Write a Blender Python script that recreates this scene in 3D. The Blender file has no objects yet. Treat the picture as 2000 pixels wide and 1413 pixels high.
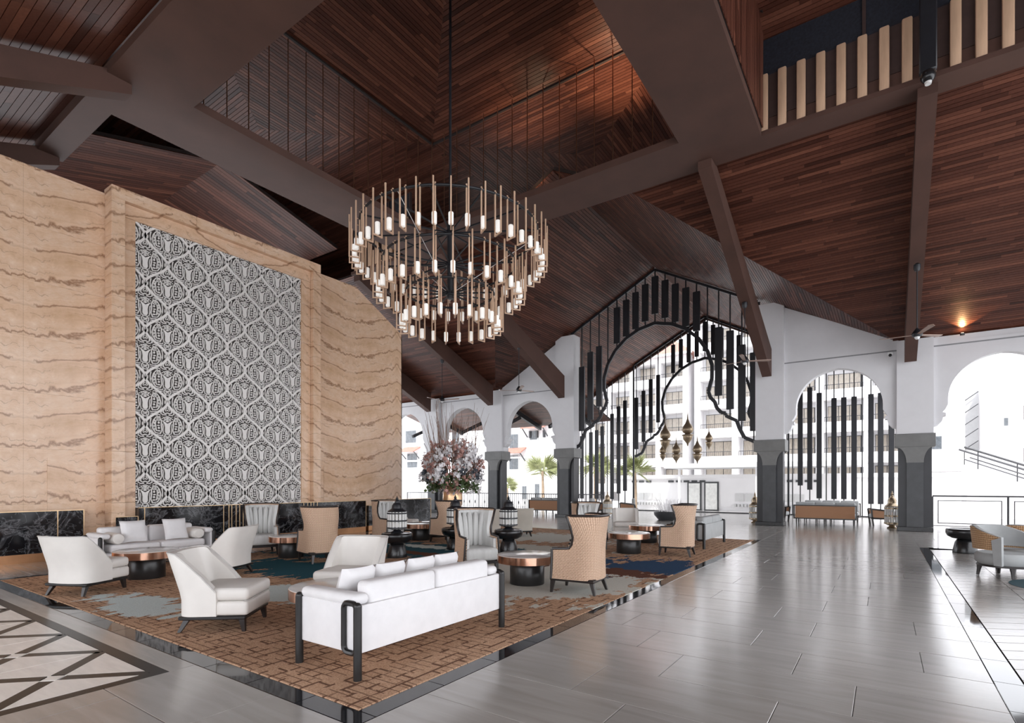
import bpy, bmesh, math, random
from mathutils import Vector, Matrix
random.seed(7)
PI = math.pi
S = bpy.context.scene
COL = S.collection
# ---------------------------------------------------------------- camera, world, sun, exposure
YAW = math.radians(34.67)
cd = bpy.data.cameras.new('camera'); cam = bpy.data.objects.new('camera', cd); COL.objects.link(cam)
cam.location = (0, 0, 1.5); cam.rotation_euler = (PI/2, 0, YAW)
cd.sensor_width = 36; cd.lens = 36*1051/2000; cd.shift_x = 0; cd.shift_y = (946-706.5)/2000
cd.clip_end = 400; cd.clip_start = .05
S.camera = cam
w = bpy.data.worlds.new('sky'); S.world = w; w.use_nodes = True
bg = w.node_tree.nodes['Background']; bg.inputs[0].default_value = (.93, .95, 1, 1); bg.inputs[1].default_value = 1.15
sd = bpy.data.lights.new('sun', 'SUN'); sd.energy = .8; sd.angle = .03; sd.color = (1, .97, .92)
sun = bpy.data.objects.new('sun', sd); COL.objects.link(sun)
sun.rotation_euler = Vector((-.35, .75, -1.1)).to_track_quat('-Z', 'Y').to_euler()
vs = S.view_settings; vs.view_transform = 'Standard'; vs.look = 'None'; vs.gamma = 1; vs.use_curve_mapping = False; vs.exposure = 1.75

# ---------------------------------------------------------------- materials
def nodes(name):
    m = bpy.data.materials.new(name); m.use_nodes = True
    t = m.node_tree; return m, t, t.nodes['Principled BSDF']
def N(t, k, ins=None, **kw):
    n = t.nodes.new(k)
    for a, b in kw.items(): setattr(n, a, b)
    for a, b in (ins or {}).items():
        if hasattr(b, 'is_output') or isinstance(b, bpy.types.NodeSocket): t.links.new(b, n.inputs[a])
        else: n.inputs[a].default_value = b
    return n
def ramp(t, fac, stops):
    r = t.nodes.new('ShaderNodeValToRGB'); t.links.new(fac, r.inputs[0])
    e = r.color_ramp.elements
    while len(e) < len(stops): e.new(.5)
    for i, (p, c) in enumerate(stops): e[i].position = p; e[i].color = (*c, 1)
    return r.outputs[0]
def mix(t, fac, a, b, mode='MIX'):
    n = t.nodes.new('ShaderNodeMix'); n.data_type = 'RGBA'; n.blend_type = mode
    for i, v in ((0, fac), (6, a), (7, b)):
        if isinstance(v, bpy.types.NodeSocket): t.links.new(v, n.inputs[i])
        else: n.inputs[i].default_value = v if i == 0 else (*v, 1)
    return n.outputs[2]
def M_(t, op, a, b=None, c=None):
    n = t.nodes.new('ShaderNodeMath'); n.operation = op
    for i, v in enumerate((a, b, c)):
        if v is None: continue
        if isinstance(v, bpy.types.NodeSocket): t.links.new(v, n.inputs[i])
        else: n.inputs[i].default_value = v
    return n.outputs[0]
def coords(t, scale=(1, 1, 1), kind='Object', rot=(0, 0, 0), world=False):
    if world: src = N(t, 'ShaderNodeNewGeometry').outputs['Position']
    else: src = N(t, 'ShaderNodeTexCoord').outputs[kind]
    m = N(t, 'ShaderNodeMapping'); t.links.new(src, m.inputs[0]); m.inputs['Scale'].default_value = scale; m.inputs['Rotation'].default_value = rot
    return m.outputs[0]
def noise(t, vec, scale, detail=4, dist=0, rough=.55):
    return N(t, 'ShaderNodeTexNoise', {'Vector': vec, 'Scale': scale, 'Detail': detail, 'Distortion': dist, 'Roughness': rough}).outputs[0]
def bump(t, b, h, strength=.3, dist=.01):
    n = N(t, 'ShaderNodeBump', {'Height': h, 'Strength': strength, 'Distance': dist}); t.links.new(n.outputs[0], b.inputs['Normal'])
def simple(name, col, rough=.5, metal=0, var=.12, vscale=6, bscale=0, bstr=.2, coat=0, stretch=(1, 1, 1), emit=0, world=False, spec=.5):
    m, t, b = nodes(name)
    v = coords(t, stretch, world=world)
    n = noise(t, v, vscale)
    c = ramp(t, n, [(.3, tuple(x*(1-var) for x in col)), (.7, tuple(min(1, x*(1+var)) for x in col))])
    t.links.new(c, b.inputs['Base Color']); b.inputs['Roughness'].default_value = rough; b.inputs['Metallic'].default_value = metal
    b.inputs['Coat Weight'].default_value = coat; b.inputs['Specular IOR Level'].default_value = spec
    if bscale: bump(t, b, noise(t, v, bscale, 2), bstr)
    if emit:
        b.inputs['Emission Color'].default_value = (*col, 1); b.inputs['Emission Strength'].default_value = emit
    return m
def boards_mat(name, dark, mid, light, rough=.4):
    m, t, b = nodes(name)
    a = N(t, 'ShaderNodeAttribute', attribute_name='tone').outputs['Fac']
    c = ramp(t, a, [(0, dark), (.5, mid), (1, light)])
    n = noise(t, coords(t, (3, 3, 3)), 6, 5)
    t.links.new(mix(t, .35, c, ramp(t, n, [(.3, (.35, .3, .3)), (.7, (1, 1, 1))]), 'MULTIPLY'), b.inputs['Base Color'])
    b.inputs['Roughness'].default_value = rough; b.inputs['Specular IOR Level'].default_value = .2
    bump(t, b, n, .15); return m
def marble_mat(name, mirror_y, offset=0.0, slab=1.55):
    m, t, b = nodes(name)
    p = N(t, 'ShaderNodeSeparateXYZ', {0: N(t, 'ShaderNodeNewGeometry').outputs['Position']})
    yy = M_(t, 'PINGPONG', M_(t, 'ADD', p.outputs['Y'], offset), mirror_y)
    zz = M_(t, 'MODULO', M_(t, 'ADD', p.outputs['Z'], 0), slab)
    v = N(t, 'ShaderNodeCombineXYZ', {'X': M_(t, 'MULTIPLY', p.outputs['X'], .35), 'Y': yy, 'Z': zz}).outputs[0]
    sag = M_(t, 'ADD', zz, M_(t, 'MULTIPLY', M_(t, 'POWER', M_(t, 'DIVIDE', yy, mirror_y), 1.6), -.55))
    d1 = noise(t, v, 1.0, 6, 1.1); d2 = noise(t, v, 4.5, 7, 0, .65)
    band = M_(t, 'ADD', M_(t, 'MULTIPLY', sag, 1.0), M_(t, 'ADD', M_(t, 'MULTIPLY', d1, .75), M_(t, 'MULTIPLY', d2, .16)))
    def vein(freq, width, ph):
        s = M_(t, 'ABSOLUTE', M_(t, 'SINE', M_(t, 'ADD', M_(t, 'MULTIPLY', band, freq), ph)))
        return M_(t, 'MULTIPLY', M_(t, 'SUBTRACT', 1, M_(t, 'SMOOTH_MIN', M_(t, 'DIVIDE', s, width), 1, .2)), 1)
    gate = M_(t, 'GREATER_THAN', noise(t, v, .9, 2), .42)
    v1 = M_(t, 'MULTIPLY', vein(5.5, .20, .3), M_(t, 'ADD', M_(t, 'MULTIPLY', gate, .6), .22))
    v2 = M_(t, 'MULTIPLY', M_(t, 'MULTIPLY', vein(13, .20, 1.2), M_(t, 'GREATER_THAN', noise(t, v, 2.3, 2), .52)), .42)
    base = ramp(t, M_(t, 'ADD', M_(t, 'MULTIPLY', d2, .5), M_(t, 'MULTIPLY', d1, .5)), [(.32, (.64, .41, .25)), (.5, (.78, .54, .37)), (.68, (.86, .67, .52))])
    fine = noise(t, N(t, 'ShaderNodeCombineXYZ', {'X': 0, 'Y': M_(t, 'MULTIPLY', yy, .6), 'Z': M_(t, 'MULTIPLY', band, 9)}).outputs[0], 3, 3)
    base = mix(t, .35, base, ramp(t, fine, [(.35, (.75, .66, .6)), (.65, (1, 1, 1))]), 'MULTIPLY')
    c = mix(t, M_(t, 'MINIMUM', M_(t, 'MAXIMUM', M_(t, 'ADD', v1, v2), 0), .8), base, (.26, .12, .06))
    t.links.new(c, b.inputs['Base Color']); b.inputs['Roughness'].default_value = .17; b.inputs['Specular IOR Level'].default_value = .35
    return m
def black_marble():
    m, t, b = nodes('black_marble')
    v = coords(t, (1, 1, 1), world=True, rot=(.6, .2, 0))
    d = noise(t, v, 1.3, 8, 1.2, .62); e = noise(t, v, 3.5, 7, .8)
    s = M_(t, 'ABSOLUTE', M_(t, 'SUBTRACT', d, .5)); s2 = M_(t, 'ABSOLUTE', M_(t, 'SUBTRACT', e, .5))
    c = ramp(t, s, [(0, (.16, .16, .17)), (.010, (.05, .05, .055)), (.04, (.008, .008, .010)), (.3, (.004, .004, .006))])
    c = mix(t, ramp(t, s2, [(0, (.7, .7, .7)), (.012, (0, 0, 0)), (1, (0, 0, 0))]), c, (.16, .17, .18))
    t.links.new(c, b.inputs['Base Color']); b.inputs['Roughness'].default_value = .1; return m
def stone_tile(name, c0, c1, rough, rot=0):
    m, t, b = nodes(name)
    oi = N(t, 'ShaderNodeObjectInfo').outputs['Random']
    v = coords(t, (.5, 4, 1), world=True, rot=(0, 0, rot))
    n = noise(t, v, 2.2, 6, .8)
    c = ramp(t, n, [(.3, c0), (.7, c1)])
    c = mix(t, .5, c, ramp(t, oi, [(0, (.82, .82, .83)), (1, (1, 1, 1))]), 'MULTIPLY')
    t.links.new(c, b.inputs['Base Color'])
    r = M_(t, 'ADD', M_(t, 'MULTIPLY', n, .10), rough-.05); t.links.new(r, b.inputs['Roughness'])
    b.inputs['Specular IOR Level'].default_value = .6; b.inputs['Coat Weight'].default_value = .25; b.inputs['Coat Roughness'].default_value = .16; return m
def weave_mat(name, a, bcol, sx, sy):
    m, t, b = nodes(name)
    uv = N(t, 'ShaderNodeTexCoord').outputs['UV']
    p = N(t, 'ShaderNodeSeparateXYZ', {0: uv})
    U = M_(t, 'MULTIPLY', p.outputs[0], sx); V = M_(t, 'MULTIPLY', p.outputs[1], sy)
    wx = M_(t, 'ABSOLUTE', M_(t, 'SINE', M_(t, 'MULTIPLY', U, PI))); wy = M_(t, 'ABSOLUTE', M_(t, 'SINE', M_(t, 'MULTIPLY', V, PI)))
    par = M_(t, 'MODULO', M_(t, 'ADD', M_(t, 'FLOOR', U), M_(t, 'FLOOR', V)), 2)
    h = M_(t, 'ADD', M_(t, 'MULTIPLY', wx, M_(t, 'SUBTRACT', 1, par)), M_(t, 'MULTIPLY', wy, par))
    c = ramp(t, h, [(0, tuple(x*.35 for x in a)), (.45, a), (1, bcol)])
    t.links.new(c, b.inputs['Base Color']); b.inputs['Roughness'].default_value = .6
    bump(t, b, h, .6, .01); return m
def carpet_mat():
    m, t, b = nodes('carpet')
    pos = N(t, 'ShaderNodeNewGeometry').outputs['Position']
    p = N(t, 'ShaderNodeSeparateXYZ', {0: pos})
    def brick(scale, rot, w_, h_, mort, off):
        mp = N(t, 'ShaderNodeMapping', {0: pos}); mp.inputs['Rotation'].default_value = (0, 0, rot)
        n = N(t, 'ShaderNodeTexBrick', {'Vector': mp.outputs[0], 'Scale': scale, 'Mortar Size': mort, 'Brick Width': w_, 'Row Height': h_, 'Mortar Smooth': .1})
        n.offset = off; return n.outputs['Fac']
    l1 = brick(1, 0, .60, .085, .0065, .37); l2 = brick(1, PI/2, .33, .135, .0125, .61)
    g = M_(t, 'GREATER_THAN', noise(t, pos, 5.5, 1), .48); g2 = M_(t, 'GREATER_THAN', noise(t, pos, 3.1, 1), .45)
    line = M_(t, 'MAXIMUM', M_(t, 'MULTIPLY', l1, M_(t, 'MULTIPLY', g2, .7)), M_(t, 'MULTIPLY', l2, M_(t, 'MULTIPLY', g, .85)))
    pile = noise(t, pos, 90, 2)
    base = ramp(t, pile, [(.3, (.36, .205, .125)), (.7, (.62, .41, .275))])
    c = mix(t, line, base, (.10, .045, .028))
    mv = N(t, 'ShaderNodeMapping', {0: pos}); mv.inputs['Scale'].default_value = (1.3, .7, 1); mv.inputs['Rotation'].default_value = (0, 0, .5)
    wob = noise(t, mv.outputs[0], 2.2, 8, .5, .68)
    wv = M_(t, 'MULTIPLY', M_(t, 'SUBTRACT', wob, .5), 3.4)
    grey = (.62, .61, .55); teal = (.02, .085, .115); blue = (.03, .07, .14); aqua = (.62, .70, .69); rust = (.13, .05, .03)
    for cx, cy, rx, ry, col in [(-4.6, 7.6, 1.9, 2.0, grey), (-8.2, 12.9, 2.6, 1.1, grey), (-6.4, 10.6, 1.4, .7, grey), (-7.6, 2.85, 1.0, .35, aqua), (-6.8, 4.3, .8, .45, aqua), (-8.6, 5.7, 1.6, .75, teal),
                                (-8.4, 9.0, 2.2, 1.2, teal), (-10.2, 7.2, 1.0, .7, teal), (-3.5, 9.4, 1.0, 1.0, blue), (-3.9, 8.5, 1.1, .35, rust), (-8.0, 8.4, .9, .2, rust), (-9.0, 9.4, .8, .25, aqua), (-6.2, 5.6, .7, .3, grey)]:
        dx = M_(t, 'DIVIDE', M_(t, 'SUBTRACT', p.outputs[0], cx), rx); dy = M_(t, 'DIVIDE', M_(t, 'SUBTRACT', p.outputs[1], cy), ry)
        r = M_(t, 'ADD', M_(t, 'SQRT', M_(t, 'ADD', M_(t, 'MULTIPLY', dx, dx), M_(t, 'MULTIPLY', dy, dy))), wv)
        k = M_(t, 'LESS_THAN', r, 1)
        cc = mix(t, .35, col, ramp(t, pile, [(.3, (.5, .5, .5)), (.7, (1, 1, 1))]), 'MULTIPLY')
        c = mix(t, k, c, cc)
    t.links.new(c, b.inputs['Base Color']); b.inputs['Roughness'].default_value = .95; b.inputs['Specular IOR Level'].default_value = .1
    bump(t, b, pile, .5, .01); return m
MT = dict(
    beam=simple('brown_beam', (.082, .038, .027), .7, var=.15, vscale=1.2),
    boards=boards_mat('ceiling_boards', (.050, .016, .010), (.112, .039, .025), (.20, .076, .047)),
    back=simple('dark_backing', (.02, .011, .009), .8),
    plaster=simple('white_plaster', (.70, .695, .71), .7, var=.03, vscale=2, bscale=40, bstr=.05),
    trimline=simple('grey_trim', (.25, .25, .26), .6),
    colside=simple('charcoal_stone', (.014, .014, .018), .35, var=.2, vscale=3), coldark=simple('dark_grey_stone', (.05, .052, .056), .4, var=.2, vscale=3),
    colcap=simple('grey_stone', (.17, .17, .165), .5, var=.1, vscale=4),
    marble=marble_mat('sand_marble', 1.95, 35.8, 1.1), marble2=marble_mat('sand_marble_frame', 1.6, 21.3, 1.1),
    bmarble=black_marble(),
    brass=simple('brass', (.62, .44, .26), .3, 1, .08), copper=simple('copper', (.72, .42, .30), .16, 1, .05),
    cbase=simple('brushed_copper', (.48, .25, .13), .35, 1, .08),
    carve=simple('carved_plaster', (.86, .83, .80), .75, var=.05, vscale=8), carve_shade=simple('carving_shade', (.055, .046, .043), .9),
    tile=stone_tile('grey_stone_tile', (.33, .31, .288), (.41, .39, .365), .19), grout=simple('grout', (.10, .095, .09), .8, world=True),
    blackpol=simple('black_granite', (.012, .012, .015), .05, var=.5, vscale=60, world=True),
    blackin=simple('black_inlay', (.003, .003, .003), .25, var=.4, vscale=40, world=True, spec=.15), whitein=simple('cream_inlay', (.90, .86, .81), .25, var=.08, vscale=3, stretch=(1, 5, 1), world=True),
    chev=stone_tile('zigzag_stone', (.26, .24, .22), (.42, .39, .36), .22, .7),
    porch=stone_tile('porch_stone', (.22, .21, .20), (.36, .34, .32), .2),
    carpet=carpet_mat(),
    white=simple('white_fabric', (.80, .785, .79), .85, var=.03, vscale=9, bscale=260, bstr=.15),
    cream=simple('cream_leather', (.76, .73, .69), .5, var=.04, vscale=4),
    beige=simple('beige_leather', (.50, .46, .40), .5, var=.05, vscale=4),
    grey=simple('grey_fabric', (.40, .41, .41), .85, var=.06, bscale=240, bstr=.15),
    channel=simple('silver_fabric', (.60, .60, .585), .55, var=.08, vscale=5, stretch=(3, 3, .6)),
    piping=simple('piping', (.55, .53, .51), .8),
    dwood=simple('dark_wood', (.022, .017, .016), .3, var=.3, vscale=8), bronze=simple('black_bronze', (.030, .029, .029), .3, .4, .2),
    ebony=simple('ebony', (.012, .012, .013), .25, var=.3),
    weave=weave_mat('woven_rattan', (.55, .32, .20), (.78, .58, .43), 46, 46), cane=weave_mat('cane_panel', (.42, .20, .10), (.60, .33, .19), 60, 60),
    rattan=weave_mat('open_rattan', (.36, .19, .09), (.62, .40, .22), 40, 30),
    steel=simple('black_steel', (.012, .013, .017), .45, var=.2),
    mtop=simple('white_marble_top', (.70, .68, .66), .09, var=.08, vscale=3, stretch=(1, 4, 1)),
    glass=simple('frosted_glass', (.92, .90, .86), .3, var=.02, emit=.12),
    lglass=simple('lantern_glass', (.72, .72, .70), .12, var=.1), wood=simple('pale_wood', (.62, .42, .29), .4, var=.12, vscale=6, stretch=(6, 6, .6)),
    fin=simple('pale_fin_wood', (.58, .38, .25), .5, var=.12, vscale=3, stretch=(4, 4, .5)), findark=simple('dark_fin', (.05, .028, .024), .6), net=simple('black_netting', (.010, .012, .02), .7, var=.5, vscale=20),
    rod=simple('copper_rod', (.45, .27, .18), .3, 1), pendant=simple('antique_brass', (.36, .28, .19), .35, .7, .35, 40),
    gold=simple('gold_vase', (.70, .46, .27), .3, .8, .2, 5), petalw=simple('white_petals', (.86, .84, .85), .6), petalp=simple('pink_petals', (.50, .28, .24), .6, var=.35, vscale=4),
    leaf=simple('green_leaves', (.06, .10, .03), .5, var=.4), twig=simple('twigs', (.22, .13, .09), .7), plum=simple('dark_foliage', (.05, .06, .075), .6, var=.4),
    rug=simple('teal_rug', (.012, .05, .065), .9, var=.3, vscale=30),
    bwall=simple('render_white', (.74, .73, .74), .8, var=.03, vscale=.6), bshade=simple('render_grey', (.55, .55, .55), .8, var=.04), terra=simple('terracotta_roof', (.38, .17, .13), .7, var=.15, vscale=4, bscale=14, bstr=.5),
    pane=simple('curtained_pane', (.42, .37, .31), .15, var=.2, vscale=3, stretch=(6, 1, 1)), panel=simple('dark_pane', (.09, .10, .11), .1, var=.3), rail=simple('dark_rail', (.05, .05, .055), .5),
    deck=simple('pale_deck', (.60, .58, .56), .6, var=.06, vscale=1), palm=simple('palm_leaf', (.26, .28, .13), .5, var=.4, vscale=4), trunk=simple('palm_trunk', (.30, .22, .15), .8, var=.2, bscale=18, bstr=.5),
    lampglow=simple('lamp_glow', (1, .62, .32), .4, emit=18), whiteplastic=simple('white_plastic', (.8, .8, .8), .4), fanblade=simple('fan_blade', (.34, .22, .17), .35, var=.2, stretch=(1, 8, 1)),
    water=simple('dark_water', (.01, .012, .014), .03),
)
# ---------------------------------------------------------------- mesh helpers
_rb = {}
class MB:
    def __init__(s): s.v = []; s.f = []; s.sm = []; s.uv = {}; s.tone = None
    def add(s, vs_, fs, smooth=False, mat=None):
        o = len(s.v)
        for p in vs_: s.v.append(tuple(mat @ Vector(p)) if mat is not None else tuple(p))
        for f in fs: s.f.append([i+o for i in f]); s.sm.append(smooth)
        return o
    def box(s, x0, x1, y0, y1, z0, z1, mat=None):
        s.add([(x0,y0,z0),(x1,y0,z0),(x1,y1,z0),(x0,y1,z0),(x0,y0,z1),(x1,y0,z1),(x1,y1,z1),(x0,y1,z1)],
              [(0,3,2,1),(4,5,6,7),(0,1,5,4),(1,2,6,5),(2,3,7,6),(3,0,4,7)], False, mat); return s
    def rbox(s, x0, x1, y0, y1, z0, z1, r=.03, seg=3, mat=None):
        key = tuple(round(q, 4) for q in (x1-x0, y1-y0, z1-z0, r, seg))
        if key not in _rb:
            bm = bmesh.new(); bmesh.ops.create_cube(bm, size=1)
            bmesh.ops.scale(bm, vec=(x1-x0, y1-y0, z1-z0), verts=bm.verts)
            bmesh.ops.bevel(bm, geom=bm.edges[:], offset=min(r, .49*min(x1-x0, y1-y0, z1-z0)), segments=seg, profile=.5, affect='EDGES')
            bm.verts.ensure_lookup_table()
            _rb[key] = ([tuple(q.co) for q in bm.verts], [[q.index for q in f.verts] for f in bm.faces]); bm.free()
        V, Fc = _rb[key]; c = Matrix.Translation(((x0+x1)/2, (y0+y1)/2, (z0+z1)/2))
        s.add(V, Fc, True, (mat @ c) if mat is not None else c); return s
    def prism(s, pts, axis, a, b, smooth=False):
        n = len(pts)
        def P(p, t): return {'x': (t, p[0], p[1]), 'y': (p[0], t, p[1]), 'z': (p[0], p[1], t)}[axis]
        vs_ = [P(p, a) for p in pts]+[P(p, b) for p in pts]
        s.add(vs_, [list(range(n))[::-1], list(range(n, 2*n))]+[(i, (i+1) % n, n+(i+1) % n, n+i) for i in range(n)], smooth); return s
    def tube(s, path, r, n=8, cap=True, rs=None):
        path = [Vector(p) for p in path]; rings = []; k = len(path); a = None
        for i, p in enumerate(path):
            d = (path[min(i+1, k-1)]-path[max(i-1, 0)]).normalized()
            if a is None: a = d.orthogonal().normalized()
            else:
                a = a-d*a.dot(d)
                a = a.normalized() if a.length > 1e-4 else d.orthogonal().normalized()
            bb = d.cross(a); rr = rs[i] if rs else r
            rings.append([p+(a*math.cos(2*PI*j/n)+bb*math.sin(2*PI*j/n))*rr for j in range(n)])
        vs_ = [q for R in rings for q in R]
        fs = [(i*n+j, i*n+(j+1) % n, (i+1)*n+(j+1) % n, (i+1)*n+j) for i in range(k-1) for j in range(n)]
        if cap: fs += [list(range(n))[::-1], [(k-1)*n+j for j in range(n)]]
        s.add(vs_, fs, n > 5); return s
    def bar(s, p, q, w_, h_=None):
        h_ = h_ or w_; p = Vector(p); q = Vector(q); d = (q-p).normalized(); up = Vector((0, 0, 1))
        a = d.cross(up)
        if a.length < 1e-3: a = Vector((1, 0, 0))
        a.normalize(); bb = a.cross(d)
        vs_ = [e+a*sa*w_/2+bb*sb*h_/2 for e in (p, q) for sa, sb in ((-1, -1), (1, -1), (1, 1), (-1, 1))]
        s.add(vs_, [(0,1,2,3),(7,6,5,4),(0,4,5,1),(1,5,6,2),(2,6,7,3),(3,7,4,0)]); return s
    def lathe(s, prof, n=24, c=(0, 0, 0), sx=1, sy=1):
        k = len(prof)
        vs_ = [(c[0]+r*sx*math.cos(2*PI*j/n), c[1]+r*sy*math.sin(2*PI*j/n), c[2]+z) for r, z in prof for j in range(n)]
        fs = [(i*n+j, i*n+(j+1) % n, (i+1)*n+(j+1) % n, (i+1)*n+j) for i in range(k-1) for j in range(n)]
        fs += [list(range(n))[::-1], [(k-1)*n+j for j in range(n)]]
        s.add(vs_, fs, True); return s
    def sphere(s, c, r, n=8, k=6, sc=(1, 1, 1)):
        prof = [(max(1e-4, math.sin(PI*i/k)), -math.cos(PI*i/k)) for i in range(k+1)]
        vs_ = [(c[0]+a*r*sc[0]*math.cos(2*PI*j/n), c[1]+a*r*sc[1]*math.sin(2*PI*j/n), c[2]+z*r*sc[2]) for a, z in prof for j in range(n)]
        s.add(vs_, [(i*n+j, i*n+(j+1) % n, (i+1)*n+(j+1) % n, (i+1)*n+j) for i in range(k) for j in range(n)], True); return s
    def shell(s, path, zb, zt, th, lean=None, nz=8, part='both'):
        """wall along a plan path, thickness inwards; zt per point; lean(z)->scale,offset"""
        k = len(path); path = [Vector((*p, 0)) for p in path]; L = [0]
        for i in range(1, k): L.append(L[-1]+(path[i]-path[i-1]).length)
        nr = []
        for i in range(k):
            d = (path[min(i+1, k-1)]-path[max(i-1, 0)]).normalized(); nr.append(Vector((d.y, -d.x, 0)))
        o = len(s.v)
        for side in (0, 1):
            for i in range(k):
                for j in range(nz+1):
                    z = zb+(zt[i]-zb)*j/nz; p = path[i]+nr[i]*(th*side)
                    q = (p.x, p.y, z)
                    if lean: q = lean(q)
                    s.uv[len(s.v)] = (L[i], z); s.v.append(q)
        m = nz+1; H = k*m
        def F(*a): s.f.append([o+x for x in a]); s.sm.append(True)
        for i in range(k-1):
            for j in range(nz):
                F(i*m+j, i*m+j+1, (i+1)*m+j+1, (i+1)*m+j); F(H+i*m+j, H+(i+1)*m+j, H+(i+1)*m+j+1, H+i*m+j+1)
            F(i*m+nz, H+i*m+nz, H+(i+1)*m+nz, (i+1)*m+nz); F(i*m, (i+1)*m, H+(i+1)*m, H+i*m)
        for j in range(nz):
            F(j, H+j, H+j+1, j+1); q = (k-1)*m; F(q+j, q+j+1, H+q+j+1, H+q+j)
        return s
    def build(s, name, mat, parent=None, loc=None, rz=0):
        me = bpy.data.meshes.new(name); me.from_pydata(s.v, [], s.f); me.materials.append(MT[mat] if isinstance(mat, str) else mat)
        me.polygons.foreach_set('use_smooth', s.sm)
        if s.uv:
            l = me.uv_layers.new(name='UVMap'); vi = [x.vertex_index for x in me.loops]
            for i, q in enumerate(vi): l.data[i].uv = s.uv.get(q, (0, 0))
        if s.tone is not None:
            a = me.attributes.new('tone', 'FLOAT', 'FACE'); a.data.foreach_set('value', s.tone)
        me.validate(); me.update()
        if s.tone is None:
            bm = bmesh.new(); bm.from_mesh(me); bmesh.ops.recalc_face_normals(bm, faces=bm.faces[:]); bm.to_mesh(me); bm.free()
        if any(s.sm):
            me.set_sharp_from_angle(angle=.75)
        o = bpy.data.objects.new(name, me); COL.objects.link(o)
        if parent: o.parent = parent
        if loc: o.location = loc
        o.rotation_euler[2] = rz
        return o
def place(name, me, parent, loc=(0, 0, 0), rot=(0, 0, 0), sc=None):
    o = bpy.data.objects.new(name, me); COL.objects.link(o); o.parent = parent; o.location = loc; o.rotation_euler = rot
    if sc: o.scale = sc
    return o
def tag(o, label=None, cat=None, group=None, kind=None):
    if label: o['label'] = label
    if cat: o['category'] = cat
    if group: o['group'] = group
    if kind: o['kind'] = kind
    return o
def thing(name, label, cat, loc=(0, 0, 0), rz=0, group=None, kind=None):
    o = bpy.data.objects.new(name, None); COL.objects.link(o); o.location = loc; o.rotation_euler[2] = math.radians(rz)
    o.empty_display_size = .1
    return tag(o, label, cat, group, kind)
def struct(name, label=None, cat=None):
    return thing(name, label, cat, kind='structure')
def copy_tree(o, parent=None):
    c = o.copy(); COL.objects.link(c); c.parent = parent
    for ch in list(o.children): copy_tree(ch, c)
    return c
def put(proto, loc, rz, label, first, sc=None):
    o = proto if first else copy_tree(proto)
    o.location = loc; o.rotation_euler[2] = math.radians(rz); o['label'] = label
    if sc: o.scale = sc
    return o
def clip(poly, a, b, c):
    """keep a*u+b*v<=c"""
    out = []
    for i in range(len(poly)):
        p, q = poly[i], poly[(i+1) % len(poly)]; dp = a*p[0]+b*p[1]-c; dq = a*q[0]+b*q[1]-c
        if dp <= 0: out.append(p)
        if dp*dq < 0:
            k = dp/(dp-dq); out.append((p[0]+(q[0]-p[0])*k, p[1]+(q[1]-p[1])*k))
    return out
def planked(pts, direction, parent, width=.095, gap=.012, seg=(.8, 2.4), th=.018, mat='boards', name='boards'):
    """one flat ceiling plane: dark backing plus real boards hanging below it"""
    pts = [Vector(p) for p in pts]
    n = (pts[1]-pts[0]).cross(pts[2]-pts[0]).normalized()
    if n.z > 0 or (abs(n.z) < .01 and n.x < 0): n = -n
    u = Vector(direction); u = (u-n*u.dot(n)).normalized(); v = n.cross(u); p0 = pts[0]
    poly = [((p-p0).dot(u), (p-p0).dot(v)) for p in pts]
    back = MB(); k = len(pts)
    back.add([p-n*.01 for p in pts]+[p-n*.10 for p in pts], [list(range(k)), list(range(k, 2*k))[::-1]]+[(i, (i+1) % k, k+(i+1) % k, k+i) for i in range(k)])
    back.build('backing', 'back', parent)
    mb = MB(); mb.tone = []
    v0 = min(p[1] for p in poly); v1 = max(p[1] for p in poly); u0 = min(p[0] for p in poly); u1 = max(p[0] for p in poly)
    a = v0
    while a < v1:
        st = clip(clip(poly, 0, -1, -(a+gap/2)), 0, 1, a+width-gap/2)
        b = u0-random.random()*seg[1]
        while b < u1 and len(st) > 2:
            e = b+random.uniform(*seg)
            pc = clip(clip(st, -1, 0, -b), 1, 0, e-.003)
            if len(pc) > 2:
                m = len(pc); tn = min(1, max(0, random.gauss(.5, .24)))
                top = [p0+u*x+v*y for x, y in pc]; bot = [q+n*th for q in top]
                area = sum((bot[i].cross(bot[(i+1) % m])).dot(n) for i in range(m))
                idx = list(range(m)) if area > 0 else list(range(m))[::-1]
                mb.add(bot+top, [idx]+[(i, (i+1) % m, m+(i+1) % m, m+i) for i in range(m)]); mb.tone += [tn]*(m+1)
            b = e
        a += width
    o = mb.build(name, mat, parent); o['kind'] = 'stuff'
    return o
# ================================================================ FLOOR
floor = struct('floor', 'grey stone floor of the open lobby', 'floor')
MB().box(-26, 12, -8, 21.35, -.12, -.03).build('subfloor', 'grout', floor)
_tm = {}
def tile(x0, x1, y0, y1, mat='tile', name='tile', parent=None, ztop=0, g=.004):
    if x1-x0 < .03 or y1-y0 < .03: return
    key = (round(x1-x0, 3), round(y1-y0, 3), mat)
    if key not in _tm:
        a, b = (x1-x0)/2-g/2, (y1-y0)/2-g/2; bv = .003
        m = MB(); m.add([(-a,-b,-.035),(a,-b,-.035),(a,b,-.035),(-a,b,-.035),(-a,-b,-bv),(a,-b,-bv),(a,b,-bv),(-a,b,-bv),(-a+bv,-b+bv,0),(a-bv,-b+bv,0),(a-bv,b-bv,0),(-a+bv,b-bv,0)],
            [(0,1,5,4),(1,2,6,5),(2,3,7,6),(3,0,4,7),(4,5,9,8),(5,6,10,9),(6,7,11,10),(7,4,8,11),(8,9,10,11)])
        o = m.build(name, mat, parent or floor); _tm[key] = o.data; o.location = ((x0+x1)/2, (y0+y1)/2, ztop); return o
    return place(name, _tm[key], parent or floor, ((x0+x1)/2, (y0+y1)/2, ztop))
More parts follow.
